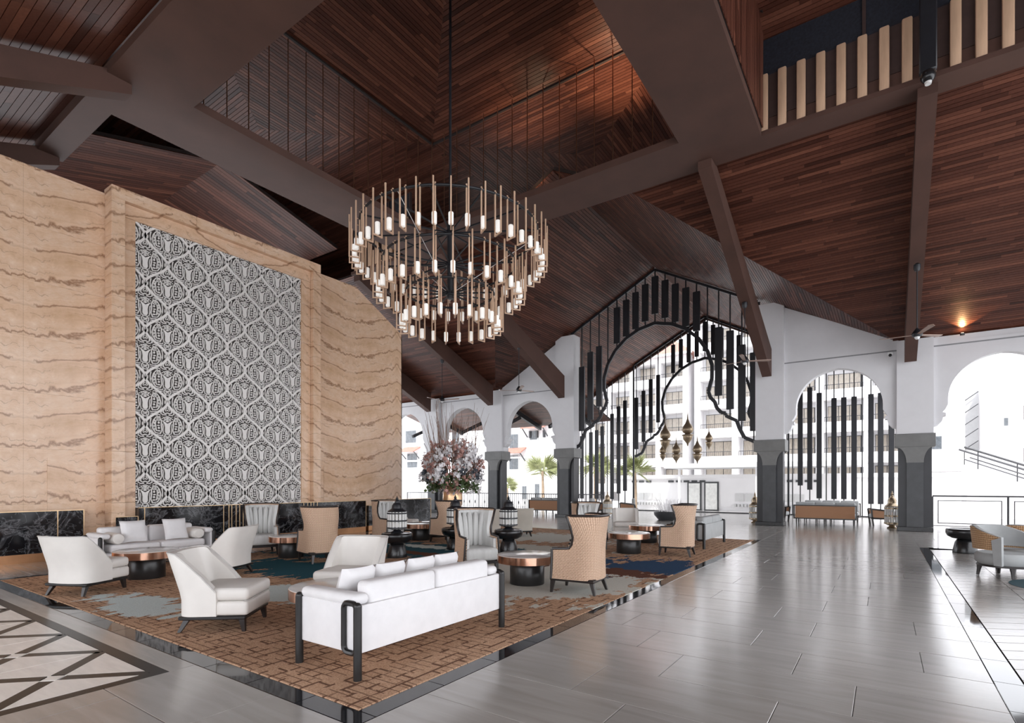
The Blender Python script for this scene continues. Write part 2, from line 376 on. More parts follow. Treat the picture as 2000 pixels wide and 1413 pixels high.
def tiled(x0, x1, y0, y1):
    r = math.floor((y0-2.82)/.64)
    while 2.82+.64*r < y1-.01:
        a = max(y0, 2.82+.64*r); b = min(y1, 2.82+.64*(r+1)); ph = (-.17, -.60, -.17, -1.02)[r % 4] if r % 4 != 3 else .26
        ph = {0: -.17, 1: -.60, 2: -.17, 3: -.60}[r % 4] if r % 8 not in (4, 6) else .26
        k = math.floor((x0-ph)/1.28)
        while ph+1.28*k < x1-.01:
            tile(max(x0, ph+1.28*k), min(x1, ph+1.28*(k+1)), a, b); k += 1
        r += 1
CX0, CX1, CY0, CY1 = -11.3, -2.86, 2.35, 15.46; BW = .17
tiled(CX1+BW, .68, CY0-BW, 21.3)                # runway
tiled(-4.70, .68, .26, CY0-BW)                  # before the carpet
tiled(-13.4, CX1+BW, CY1+BW, 21.3)              # beyond the carpet
tiled(-13.4, CX0-BW, CY0-BW, CY1+BW)            # along the marble wall
tiled(.68, 6.2, 16.1, 21.3)
tile(-10.4, -4.70, 1.98, CY0-BW, name='border_tile'); tile(-13.4, -10.4, 1.98, CY0-BW, name='border_tile')
# black polished bands
def band(x0, x1, y0, y1, n, alongx):
    for i in range(n):
        a, b = i/n, (i+1)/n
        if alongx: tile(x0+(x1-x0)*a, x0+(x1-x0)*b, y0, y1, 'blackpol', 'border_strip', ztop=.0005, g=.002)
        else: tile(x0, x1, y0+(y1-y0)*a, y0+(y1-y0)*b, 'blackpol', 'border_strip', ztop=.0005, g=.002)
band(CX0-BW, CX1+BW, CY0-BW, CY0, 14, True); band(CX0-BW, CX1+BW, CY1, CY1+BW, 14, True)
band(CX1, CX1+BW, CY0, CY1, 20, False); band(CX0-BW, CX0, CY0, CY1, 20, False)
band(.68, .86, .2, 15.94, 24, False); band(.86, 6.2, 15.94, 16.1, 8, True)
# black and cream inlay
IX1, IY1, CS = -4.70, 1.98, .96
inl = MB()
def diag(cx, cy):
    h = CS/2; wd = .05
    W = []
    for sx, sy in ((1, 1), (1, -1), (-1, 1), (-1, -1)):
        p = Vector((cx+sx*.07, cy+sy*.07, 0)); q = Vector((cx+sx*h, cy+sy*h, 0)); W.append((p, q))
    return W
edge = MB().box(-10.4, IX1, IY1-.10, IY1, -.035, 0).build('border_strip', 'blackin', floor)
MB().box(IX1-.10, IX1, .02, IY1-.10, -.035, 0).build('border_strip', 'blackin', floor)
for i in range(6):
    for j in range(2):
        cx = IX1-.10-CS*(i+.5); cy = IY1-.10-CS*(j+.5); h = CS/2; wd = .052; k = .075
        for rz in range(4):                      # four cream triangles
            c, s_ = math.cos(rz*PI/2), math.sin(rz*PI/2)
            tri = [(-h+wd*1.41, -h+.006), (h-wd*1.41, -h+.006), (0, -wd*1.41)]
            tri = [(cx+x*c-y*s_, cy+x*s_+y*c) for x, y in tri]
            MB().prism(tri, 'z', -.035, 0).build('inlay_triangle', 'whitein', floor)
        MB().prism([(cx-k, cy), (cx, cy-k), (cx+k, cy), (cx, cy+k)], 'z', -.035, .0004).build('inlay_diamond', 'whitein', floor)
        for a in (PI/4, -PI/4):
            R = Matrix.Translation((cx, cy, 0)) @ Matrix.Rotation(a, 4, 'Z')
            MB().box(-h*1.414+.01, -k*.9, -wd, wd, -.035, -.0004, R).build('inlay_strip', 'blackin', floor)
            MB().box(k*.9, h*1.414-.01, -wd, wd, -.035, -.0004, R).build('inlay_strip', 'blackin', floor)
# zigzag stone on the right
pit, cw = .30, .62
zz = None
for cidx in range(8):
    xa = .87+cidx*cw; up = 1 if cidx % 2 == 0 else -1
    for r in range(46):
        y = 2.6+r*pit
        if y > 15.2 or (cidx > 5 and y < 8): continue
        if zz is None or up not in zz:
            zz = zz or {}
            sl = .30
            m = MB().prism([(0, .004 if up > 0 else sl+.004), (cw-.008, sl+.004 if up > 0 else .004), (cw-.008, sl+pit-.010 if up > 0 else pit-.010), (0, pit-.010 if up > 0 else sl+pit-.010)], 'z', -.035, 0)
            o = m.build('zigzag_slab', 'chev', floor); zz[up] = o.data; o.location = (xa, y, 0)
        else: place('zigzag_slab', zz[up], floor, (xa, y, 0))
car = MB().rbox(CX0+.004, CX1-.004, CY0+.004, CY1-.004, -.03, .006, .004, 1).build('carpet', 'carpet')
tag(car, 'brown basket-pattern lobby carpet with blue and grey patches', 'carpet')
porch = MB().box(-26, 12, 21.35, 31, -.12, -.001).build('floor', 'porch'); tag(porch, 'dark glossy porch floor beyond the arcade', 'floor', kind='structure')
ground = MB().box(-120, 90, 31, 140, -.6, -.35).build('ground', 'deck'); tag(ground, 'pale courtyard ground outside', 'ground', kind='structure')

# ================================================================ MARBLE WALL
wl = struct('wall_left', 'tall sand-coloured marble feature wall', 'wall')
XW, XF = -13.76, -13.40
MB().box(-14.3, XW-.035, -4.2, 4.5, 0, 7.72).build('wall_core', 'back', wl)
MB().prism([(9.7, 0), (13.15, 0), (13.15, 6.6), (11.2, 7.72), (9.7, 7.72)], 'x', -14.3, XW-.035).build('wall_core', 'back', wl)
MB().box(-14.3, -13.64, 4.57, 9.62, 0, 7.7).build('wall_core', 'back', wl)
def slabs(y0, y1, x0, x1, mat, ztop, cut=None, joints=None):
    for k in range(8):
        z0, z1 = k*1.1, min((k+1)*1.1, ztop)
        if z1-z0 < .02: continue
        ys = [y0]+[q for q in joints if y0+.02 < q < y1-.02]+[y1]
        for a, b in zip(ys, ys[1:]):
            p = [(a+.001, z0+.001), (b-.001, z0+.001), (b-.001, z1-.001), (a+.001, z1-.001)]
            if cut: p = clip(p, *cut)
            if len(p) > 2: MB().prism(p, 'x', x0, x1).build('marble_slab', mat, wl)
J = [3.2+1.95*k for k in range(-5, 8)]
slabs(-4.2, 4.53, XW-.035, XW, 'marble', 7.75, None, J)
sl = (7.75-6.67)/(13.18-11.2)
slabs(9.66, 13.18, XW-.035, XW, 'marble', 7.75, (sl, 1, 7.75+sl*11.2), J)
MB().box(-14.3, XW, 13.15, 13.18, 0, 6.67).build('marble_slab', 'marble', wl)
# door-like slabs flush in the wall
for a, b in ((3.56, 4.37), (10.01, 10.67)):
    MB().box(XW-.01, XW+.012, a, b, 0, 2.03).build('hidden_door', 'marble2', wl)
# frame: outer band, recessed inner band
fr = thing('panel_frame', 'stepped marble frame around the white carved panel', 'frame')
fr['kind'] = 'structure'
Y0, Y1, ZT = 4.53, 9.66, 7.84
def fbox(n, *a): MB().rbox(*a, r=.006, seg=1).build(n, 'marble2', fr)
bw = .25; bi = .20
for k in range(7):
    z0, z1 = k*1.1, min((k+1)*1.1, ZT-bw)
    if z1 > z0:
        fbox('jamb', -13.8, XF, Y0, Y0+bw, z0, z1-.002); fbox('jamb', -13.8, XF, Y1-bw, Y1, z0, z1-.002)
        fbox('inner_jamb', -13.8, XF-.13, Y0+bw, 5.02, z0, min(z1, 7.288)-.002); fbox('inner_jamb', -13.8, XF-.13, 9.12, Y1-bw, z0, min(z1, 7.288)-.002)
for a, b in ((Y0, 6.24), (6.24, 7.95), (7.95, Y1)): fbox('lintel', -13.8, XF, a, b-.002, ZT-bw, ZT)
fbox('inner_lintel', -13.8, XF-.13, Y0+bw, Y1-bw, 7.29, ZT-bw)
# carved panel
PY0, PY1, PZ0, PZ1, XP = 5.02, 9.12, .98, 7.29, -13.60
cp = thing('carved_panel', 'white carved arabesque panel over shade-coloured ground in the marble wall', 'panel', (XP, 0, 0))
MB().box(-.03, 0, PY0, PY1, PZ0, PZ1).build('shade_ground', 'carve_shade', cp)  # dark colour stands in for the shadow inside the carved gaps
A_, B_ = .455, .525
def strip2(mb, pts, w_, d0=.0, d1=.028, closed=False, shape=None):
    k = len(pts); P = [Vector(p) for p in pts]; L = []; R = []
    for i in range(k):
        if closed: a, b = P[i-1], P[(i+1) % k]
        else: a, b = P[max(i-1, 0)], P[min(i+1, k-1)]
        t = (b-a).normalized(); n = Vector((-t.y, t.x)); ww = w_*(shape(i/(k-1)) if shape else 1)/2
        L.append(P[i]+n*ww); R.append(P[i]-n*ww)
    vs_ = [(d, p.x, p.y) for d in (d1, d0) for row in (L, R) for p in row]; fs = []
    rng = range(k) if closed else range(k-1)
    for i in rng:
        j = (i+1) % k
        fs += [(i, k+i, k+j, j), (i, j, 2*k+j, 2*k+i), (k+i, 3*k+i, 3*k+j, k+j)]
    mb.add(vs_, fs)
def circ(c, r, n=10, a0=0, a1=2*PI): return [(c[0]+r*math.cos(a0+(a1-a0)*i/n), c[1]+r*math.sin(a0+(a1-a0)*i/n)) for i in range(n+1)]
def blob(mb, c, rx, ry, n=7, d1=.026): mb.add([(d1, c[0]+rx*math.cos(2*PI*i/n), c[1]+ry*math.sin(2*PI*i/n)) for i in range(n)]+[(0, c[0]+rx*1.05*math.cos(2*PI*i/n), c[1]+ry*1.05*math.sin(2*PI*i/n)) for i in range(n)], [list(range(n))]+[(i, (i+1) % n, n+(i+1) % n, n+i) for i in range(n)])
def cell():
    mb = MB()
    for s_ in (1, -1):
        X = lambda pts: [(s_*x, y) for x, y in pts]
        strip2(mb, X([(A_*(.5-.5*math.cos(PI*i/14)), B_*(1-i/14)) for i in range(15)]), .048, 0, .034)
        # tall leaf: outline, inner spine and lozenges, spiral at its head
        leaf = [(.165, .185), (.235, .17), (.285, .10), (.315, 0), (.30, -.10), (.25, -.185), (.145, -.205), (.115, -.12), (.13, 0), (.125, .09)]
        strip2(mb, X(leaf), .020, closed=True)
        strip2(mb, X(circ((.185, .125), .036, 9)), .016, closed=False); blob(mb, (s_*.185, .125), .013, .013)
        strip2(mb, X([(.235, .10), (.25, .02), (.24, -.06), (.225, -.15)]), .018)
        for (x, y, a, b) in [(.18, .045, .02, .026), (.188, -.02, .030, .015), (.178, -.075, .022, .026), (.18, -.14, .034, .016), (.145, -.175, .012, .012), (.275, .03, .013, .028), (.275, -.04, .013, .026), (.262, -.105, .012, .026), (.268, .085, .010, .02)]:
            blob(mb, (s_*x, y), a, b)
        # solid tulip-shaped calyx
        tul = [(0, -.20), (.034, -.195), (.052, -.15), (.048, -.06), (.062, .02), (.112, .112), (.055, .07), (.02, .045), (0, .035)]; n_ = len(tul)
        mb.add([(.03, s_*x, y) for x, y in tul]+[(0, s_*x*1.03, y) for x, y in tul], [list(range(n_)) if s_ > 0 else list(range(n_))[::-1]]+[(i_, i_+1, n_+i_+1, n_+i_) for i_ in range(n_-1)])
        strip2(mb, X([(.03, -.222), (.082, -.19), (.092, -.12), (.088, -.04), (.10, .03)]), .014); blob(mb, (s_*.058, .108), .020, .012); blob(mb, (s_*.105, .145), .014, .012); blob(mb, (s_*.345, .10), .010, .03); strip2(mb, X([(.335, -.02), (.345, -.09), (.30, -.18)]), .012)
        # spade
        strip2(mb, X([(0, .475), (.045, .40), (.088, .335), (.085, .285), (.045, .262), (0, .285)]), .022)
        strip2(mb, X([(.012, .405), (.042, .345), (.028, .315)]), .014)
        strip2(mb, X([(.02, .235), (.09, .232), (.14, .262), (.13, .315), (.105, .30)]), .020)
        strip2(mb, X([(.15, .225), (.20, .235), (.245, .205), (.20, .20)]), .018); strip2(mb, X([(.175, .285), (.215, .265)]), .016)
        strip2(mb, X([(0, .205), (.052, .178), (.085, .182), (.06, .14), (0, .118)]), .018); blob(mb, (s_*.028, .162), .011, .013)
        strip2(mb, X([(.335, .13), (.355, .04), (.35, -.06), (.325, -.15)]), .016)
        # foot: rosette, scrolls
        strip2(mb, X(circ((0, -.285), .072, 8, -PI/2, PI/2)), .018); blob(mb, (s_*.03, -.27), .012, .024); blob(mb, (s_*.028, -.315), .014, .012)
        strip2(mb, X([(.09, -.245), (.16, -.245), (.225, -.225)]), .018); strip2(mb, X([(.10, -.285), (.17, -.28)]), .016)
        strip2(mb, X(circ((.062, -.385), .028, 8, -.5, 4.4)), .016); blob(mb, (s_*.115, -.325), .022, .014); blob(mb, (s_*.405, 0), .012, .045); blob(mb, (s_*.10, -.36), .010, .012)
        for (x, y) in [(.11, .20), (.15, .20), (.095, -.22), (.34, .19), (.30, .22), (.26, -.235), (.155, -.32), (.33, -.2)]: blob(mb, (s_*x, y), .009, .009, 5)
    blob(mb, (0, .088), .034, .02); blob(mb, (0, .16), .016, .03); blob(mb, (0, .34), .012, .02); blob(mb, (0, -.285), .014, .03); blob(mb, (0, -.45), .013, .045)
    return mb
c0 = cell().build('carved_cell', 'carve', cp); cme = c0.data; first = True
yc, zc = PY0+.205, PZ0+.3
for j in range(-1, 14):
    for i in range(-1, 11):
        if (i+j) % 2: continue
        y, z = yc+i*A_, zc+j*B_
        if y+A_ < PY0+.02 or y-A_ > PY1-.02 or z+B_ < PZ0+.02 or z-B_ > PZ1-.02: continue
        if first and PY0 < y-A_ and y+A_ < PY1 and PZ0 < z-B_ and z+B_ < PZ1:
            c0.location = (0, y, z); first = False; continue
        o = place('carved_cell', cme, cp, (0, y, z))
        if y-A_ < PY0 or y+A_ > PY1 or z-B_ < PZ0 or z+B_ > PZ1:
            bm = bmesh.new(); bm.from_mesh(cme)
            for co, no in (((0, PY0-y, 0), (0, -1, 0)), ((0, PY1-y, 0), (0, 1, 0)), ((0, 0, PZ0-z), (0, 0, -1)), ((0, 0, PZ1-z), (0, 0, 1))):
                bmesh.ops.bisect_plane(bm, geom=bm.verts[:]+bm.edges[:]+bm.faces[:], plane_co=co, plane_no=no, clear_outer=True)
            me = bpy.data.meshes.new('carved_cell'); bm.to_mesh(me); bm.free(); me.materials.append(MT['carve']); o.data = me
# black marble plinths with brass strips and copper base
def plinth(label, y0, y1, zt, strips, x=-13.36, cop=True, xb=-13.75):
    t = thing('marble_plinth', label, 'plinth', (0, 0, 0), kind='structure'); ys = [y0]+[s_ for s_ in strips]+[y1]
    for a, b in zip(ys, ys[1:]):
        if b-a > .02: MB().box(xb, x, a+.004, b-.004, .17, zt).build('marble_slab', 'bmarble', t)
    for s_ in strips+[y1-.001]: MB().box(x-.02, x+.004, s_-.008, s_+.008, .17, zt+.003).build('brass_strip', 'brass', t)
    MB().box(x-.05, x+.003, y0, y1, zt, zt+.012).build('brass_cap', 'brass', t)
    if cop: MB().box(xb, x-.01, y0, y1, 0, .17).build('copper_base', 'cbase', t)
    return t
plinth('long black marble plinth at the far left wall end', -2.0, 4.04, .97, [1.0, 3.62])
plinth('black marble plinth below the white carved panel with brass strips', 5.02, 11.27, .975, [5.13, 6.85, 6.98, 7.05, 7.16, 7.25, 7.34, 8.22, 9.07, 9.2, 9.3, 9.39, 9.51], xb=-13.56)
plinth('low black marble block left of the carved panel foot', 4.60, 5.015, .79, [], -13.385, xb=-13.395+.001)
plinth('low black marble block right of the hidden wall door', 11.5, 12.14, .81, [], -13.5)
plinth('black marble plinth with brass edge at the wall corner', 12.18, 14.3, .98, [], -13.45)

# ================================================================ CEILING AND ROOF
H = 9.08
RY0, RY1, RX0, RX1 = 5.26, 11.94, -11.42, -3.755
OX0, OX1, OY0, OY1 = -13.03, -2.2, 3.9, 13.3
rb = struct('ring_beam', 'wide brown beams framing the square roof opening', 'beam')
MB().box(OX0, RX0, OY0, OY1, H, H+.17).build('beam', 'beam', rb); MB().box(RX1, OX1, OY0, OY1, H, H+.17).build('beam', 'beam', rb)
MB().box(RX0, RX1, RY1, OY1, H, H+.17).build('beam', 'beam', rb); MB().box(RX0, RX1, OY0, RY0, H, H+.17).build('beam', 'beam', rb)
for x0, x1 in ((OX1, 9.5), (-15.9, OX0)):
    MB().box(x0, x1, 12.72, OY1, H, H+.10).build('beam', 'beam', rb); MB().box(x0, x1, 12.86, OY1, H+.10, 9.65).build('beam', 'beam', rb)
    MB().box(x0, x1, OY0, 4.4, H, H+.5).build('beam', 'beam', rb)
RXM = -7.75; RZ = 10.43; KD = .53; YE = 21.3; ZE = 6.2; KM = .39
zm = lambda y: ZE+KM*(YE-y)
zd = lambda x: RZ-KD*abs(x-RXM)
cl = struct('ceiling', 'sloping dark red-brown timber boarded ceilings', 'ceiling')
yv = 13.25; dxv = (RZ-zm(yv))/KD; dxe = (RZ-ZE)/KD
XR, XL, YEND = 9.5, -26, 29.4
for s_ in (1, -1):
    xe = XR if s_ > 0 else XL; X = lambda d: RXM+s_*d
    planked([(X(dxv), yv, zm(yv)), (xe, yv, zm(yv)), (xe, 21.9, zm(21.9)), (X(dxe), 21.9, zm(21.9)), (X(dxe), YE, ZE)], (1, 0, 0), cl)
    planked([(RXM, yv, RZ), (X(dxv), yv, zm(yv)), (X(dxe), YE, ZE), (X(dxe), YEND, ZE), (RXM, YEND, RZ)], (0, 1, 0), cl)
planked([(XL, 3.9, zm(13.3)), (XR, 3.9, zm(13.3)), (XR, -6.5, zm(13.3)-KM*10.4), (XL, -6.5, zm(13.3)-KM*10.4)], (1, 0, 0), cl, width=.14)
# upper ceiling above the opening
ux0, ux1, uy0, uy1, uz = -11.44, -3.75, 4.95, 12.24, 12.0
cxm, cym = -7.6, 8.6; top = (cxm, cym, 12.75)
q = [(ux0, uy0, uz), (ux1, uy0, uz), (ux1, uy1, uz), (ux0, uy1, uz)]
for i, d in ((0, (1, 0, 0)), (1, (0, 1, 0)), (2, (1, 0, 0)), (3, (0, 1, 0))): planked([q[i], q[(i+1) % 4], top], d, cl)
aF = (cxm, 15.5, 11.94); aL = (-14.8, cym, 11.75)
planked([q[3], q[2], aF], (1, 0, 0), cl); planked([q[0], q[3], aL], (0, 1, 0), cl)
planked([q[3], aF, (cxm, 18.5, 11.9), (ux0, 18.5, 11.9)], (0, 1, 0), cl); planked([q[2], aF, (cxm, 18.5, 11.9), (ux1, 18.5, 11.9)], (0, 1, 0), cl)
planked([q[2], (ux1, 18.5, 11.9), (-2.1, 18.5, 11.4), (-2.1, uy1, 11.4)], (0, 1, 0), cl)
planked([q[3], aL, (-25, cym, 11.7), (-25, uy1, 12.0)], (1, 0, 0), cl); planked([q[0], aL, (-25, cym, 11.7), (-25, uy0, 12.0)], (1, 0, 0), cl)
planked([(ux0, uy1, 12.0), (-25, uy1, 12.0), (-25, 18.5, 11.9), (ux0, 18.5, 11.9)], (1, 0, 0), cl)
planked([(ux1, uy0, uz), (ux1, uy1, uz), (OX1, uy1, 11.95), (OX1, uy0, 11.95)], (0, 1, 0), cl)
planked([(-25, uy0, 11.9), (OX1, uy0, 11.9), (OX1, 3.0, 11.7), (-25, 3.0, 11.7)], (1, 0, 0), cl, width=.2)
for d in ((ux0-.03, ux1+.03, uy1-.03, uy1+.03), (ux0-.03, ux1+.03, uy0-.03, uy0+.03), (ux0-.03, ux0+.03, uy0, uy1), (ux1-.03, ux1+.03, uy0, uy1)):
    MB().box(d[0], d[1], d[2], d[3], uz-.06, uz+.02).build('edge_bead', 'back', cl)
planked([(OX1+.02, OY0, H+.17), (OX1+.02, 12.72, H+.17), (OX1+.02, 12.72, 12.0), (OX1+.02, OY0, 12.0)], (0, 0, 1), cl)
MB().box(-25.1, OX1, 18.5, 18.6, 10.6, 12.1).build('upper_closing_wall', 'back', cl); MB().box(-25.1, -15.5, 18.4, 18.5, 7.7, 10.7).build('upper_closing_wall', 'back', cl)
# side halls: upper gables on the cross axis
for y, z in ((12.8, 11.24), (4.4, 11.24)):
    planked([(OX1, cym, 12.7), (XR, cym, 12.7), (XR, y+(.12 if y > 8 else -.3), z-.02), (OX1, y+(.12 if y > 8 else -.3), z-.02)], (1, 0, 0), cl)
for y in (12.9, 4.4): planked([(-25, cym, 11.5), (-16.9, cym, 11.5), (-16.9, y, 10.35), (-25, y, 10.35)], (0, 1, 0), cl, width=.16)
MB().box(-25.1, -25, 2.9, 18.6, 6, 12.1).build('upper_closing_wall', 'back', cl)
MB().box(-25, -13.1, 3.9, 4.0, 9.3, 12).build('upper_closing_wall', 'back', cl); MB().box(OX1, XR, 3.9, 4.0, 9.4, 11.5).build('upper_closing_wall', 'back', cl); MB().box(-25, XR, 2.9, 3.0, 9.5, 12).build('upper_closing_wall', 'back', cl); MB().box(XR, XR+.1, 2.9, 13.3, 9.08, 12.8).build('upper_closing_wall', 'back', cl)  # unseen near-side and right-end walls added to keep sun and sky light out
# clerestory fins
cf = struct('clerestory', 'row of pale vertical timber fins above the beam', 'louvres')
fme = MB().rbox(-.085, .085, -.04, .04, 0, 1.25, .03, 2).build('fin', 'fin', cf); fx = []
x = -2.22
while x < 9.2: fx.append(x); x += .36
x = -13.2
while x > -15.8: fx.append(x); x -= .36
fme.location = (fx[0]+.06, 12.78, H+.10)
for x in fx[1:]: place('fin', fme.data, cf, (x+.06, 12.78, H+.10))
for x0, x1 in ((OX1, 9.5), (-15.9, OX0)):
    MB().box(x0, x1, 12.84, 12.9, 9.5, 10.43).build('fin_backing', 'findark', cf)
    for k in range(int((x1-x0)/1.9)+1):
        a = x0+k*1.9; b = min(x1, a+1.84)
        if b-a > .1: MB().box(a, b, 12.84, 12.87, 10.43, 11.24).build('netting_panel', 'net', cf); MB().box(b, b+.06, 12.8, 12.88, 10.43, 11.24).build('mullion', 'findark', cf)
# brass rods around the opening
rs_ = thing('rod_screen', 'thin copper rods hanging around the roof opening', 'rods'); rs_['kind'] = 'structure'
rme = MB().tube([(0, 0, H+.15), (0, 0, uz-.03)], .013, 6).build('rod', 'rod', rs_); k = 0
pts = []
for i in range(16): pts += [(RX0-.1+(RX1-RX0+.2)*(i+.5)/16, RY1+.1), (RX0-.1+(RX1-RX0+.2)*(i+.5)/16, RY0-.1)]
for i in range(14): pts += [(RX0-.1, RY0+(RY1-RY0)*(i+.5)/14), (RX1+.1, RY0+(RY1-RY0)*(i+.5)/14)]
rme.location = (*pts[0], 0)
for p in pts[1:]: place('rod', rme.data, rs_, (*p, 0))
# rafters
COLX = [-19.9, -15.8, -11.84, -3.41, .8, 5.0]
def rafter(x, near, label):
    wd = .155; pts = []
    for y, zb in ((12.9, 8.9), (21.0, 5.36)):
        zt = zm(y)-.03
        if y > 20 and -15 < x < .5: zt = zb+.95
        if y < 13: zt = 9.30
        pts.append((y, zb, zt))
    (ya, za, ta), (yb, zb, tb) = pts
    if near: ya, yb = 2*cym-ya, 2*cym-yb
    m = MB()
    P = [(ya, za), (yb-(.35 if not near else -.35), zb+.13), (yb, zb-.02), (yb, tb), (ya, ta)]
    m.prism(P, 'x', x-wd, x+wd)
    o = m.build('rafter', 'beam'); tag(o, label, 'beam', kind='structure')
rl = ['far left rafter behind the marble wall end', 'brown rafter landing on the small left column', 'brown rafter left of the black portal screen', 'brown rafter crossing the right edge of the portal screen', 'brown rafter above the right column', 'brown rafter beyond the right edge']
for x, l in zip(COLX, rl): rafter(x if x not in (-3.41, .8) else {-3.41: -3.45, .8: .68}[x], False, l)
rafter(-11.9, True, 'upper left near rafter over the marble wall'); rafter(-15.9, True, 'lower left near rafter by the wall top')

# ================================================================ ARCADE
ar = struct('wall_far', 'white plaster arcade wall with pointed arches', 'wall')
WY0, WY1 = 21.3, 21.8
def arch_profile(xc, R, zc_, zap, half):
    """from right springing to left springing, stepped shoulders"""
    right = [(xc+half, 3.12), (xc+half, 3.30), (xc+half-.10, 3.34), (xc+half-.20, 3.46), (xc+half-.24, 3.62), (xc+half-.30, 3.62), (xc+half-.30, 3.72), (xc+R+.13, 3.74), (xc+R+.06, 3.84), (xc+R, 3.98)]
    n = 14; pts = []
    for i in range(n+1):
        a = PI/2*i/n; x = R*math.cos(a)**.92 if math.cos(a) > 0 else 0; z = (zap-zc_)*math.sin(a)
        pts.append((x, zc_+z*(.94+.06*(i/n)**3)))
    pts[-1] = (0, zap)
    right += [(xc+x, z) for x, z in pts]
    left = [(2*xc-x, z) for x, z in right[::-1][1:]]
    return right+left
def bay(x0, x1, zt0, zt1):
    xc = (x0+x1)/2; half = (x1-x0)/2-.48
    prof = arch_profile(xc, 1.27, 4.15, 5.45, half)
    out = [(x0+.42, 3.12), (x0+.42, zt0), (x1-.42, zt1), (x1-.42, 3.12)]+prof
    m = MB(); m.prism(out, 'y', WY0+.10, WY1-.05); m.build('arch_panel', 'plaster', ar)
    MB().box(x0+.42, x1-.42, WY0+.07, WY0+.13, 5.84, 5.93).build('cornice', 'plaster', ar); MB().box(x0+.42, x1-.42, WY0+.085, WY0+.13, 5.80, 5.84).build('cornice_line', 'trimline', ar)
bay(-19.9, -15.8, 6.05, 6.05); bay(-15.8, -11.84, 6.2, zd(-12.3)-.06); bay(-3.41, .8, zd(-3.0)-.06, 6.15); bay(.8, 5.0, 6.1, 6.1); bay(5.0, 9.2, 6.1, 6.1); bay(-24.1, -19.9, 6.05, 6.05)
def column(x, zt, label):
    t = thing('column', label, 'column', (x, WY0+.27, 0)); t['kind'] = 'structure'
    MB().box(-.47, .47, -.30, .30, 3.10, zt).build('pier', 'plaster', t)
    MB().rbox(-.52, .52, -.38, .38, 2.68, 3.10, .01, 1).build('capital', 'colcap', t)
    n = 8
    for sg in (1, -1):                     # flared corbels on the front and back strips
        L = [(-.49+.27*math.sin(PI/2*i/n), 2.68-.5*(1-math.cos(PI/2*i/n))) for i in range(n+1)]
        m = MB().prism(L+[(-a, b) for a, b in L[::-1]], 'y', sg*.20, sg*.36); m.build('corbel', 'colcap', t)
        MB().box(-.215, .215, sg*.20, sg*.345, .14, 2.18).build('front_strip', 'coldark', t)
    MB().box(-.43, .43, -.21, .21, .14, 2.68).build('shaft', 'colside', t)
    MB().rbox(-.46, .46, -.38, .38, 0, .14, .01, 1).build('base', 'ebony', t)
    return t
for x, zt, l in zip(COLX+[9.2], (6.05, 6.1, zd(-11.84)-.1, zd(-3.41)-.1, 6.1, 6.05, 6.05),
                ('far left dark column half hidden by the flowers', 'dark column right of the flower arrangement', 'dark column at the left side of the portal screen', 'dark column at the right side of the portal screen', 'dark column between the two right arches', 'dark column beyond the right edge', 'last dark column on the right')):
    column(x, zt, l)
# ================================================================ PORTAL SCREENS
def arch2(xc):
    R = [(3.86, 3.05), (3.45, 3.25), (3.28, 3.6), (3.18, 3.9), (2.9, 4.05), (2.78, 4.12), (2.78, 4.22), (2.62, 4.25), (2.45, 4.45), (2.38, 4.68), (2.22, 4.86), (2.14, 5.1), (2.27, 5.6), (2.28, 6.1), (2.1, 6.7), (1.75, 7.25), (1.25, 7.7), (.7, 7.98), (.25, 8.08), (0, 8.14)]
    return [(xc+x, z) for x, z in R]+[(xc-x, z) for x, z in R[::-1][1:]]
def archz(dx):
    R = [(3.86, 3.05), (3.28, 3.6), (2.78, 4.15), (2.3, 4.9), (2.27, 5.6), (2.1, 6.7), (1.75, 7.25), (1.25, 7.7), (.7, 7.98), (0, 8.14)]
    dx = abs(dx)
    for (a, b), (c, d) in zip(R, R[1:]):
        if c <= dx <= a: return d+(b-d)*(dx-c)/(a-c) if a > c else b
    return 3.05
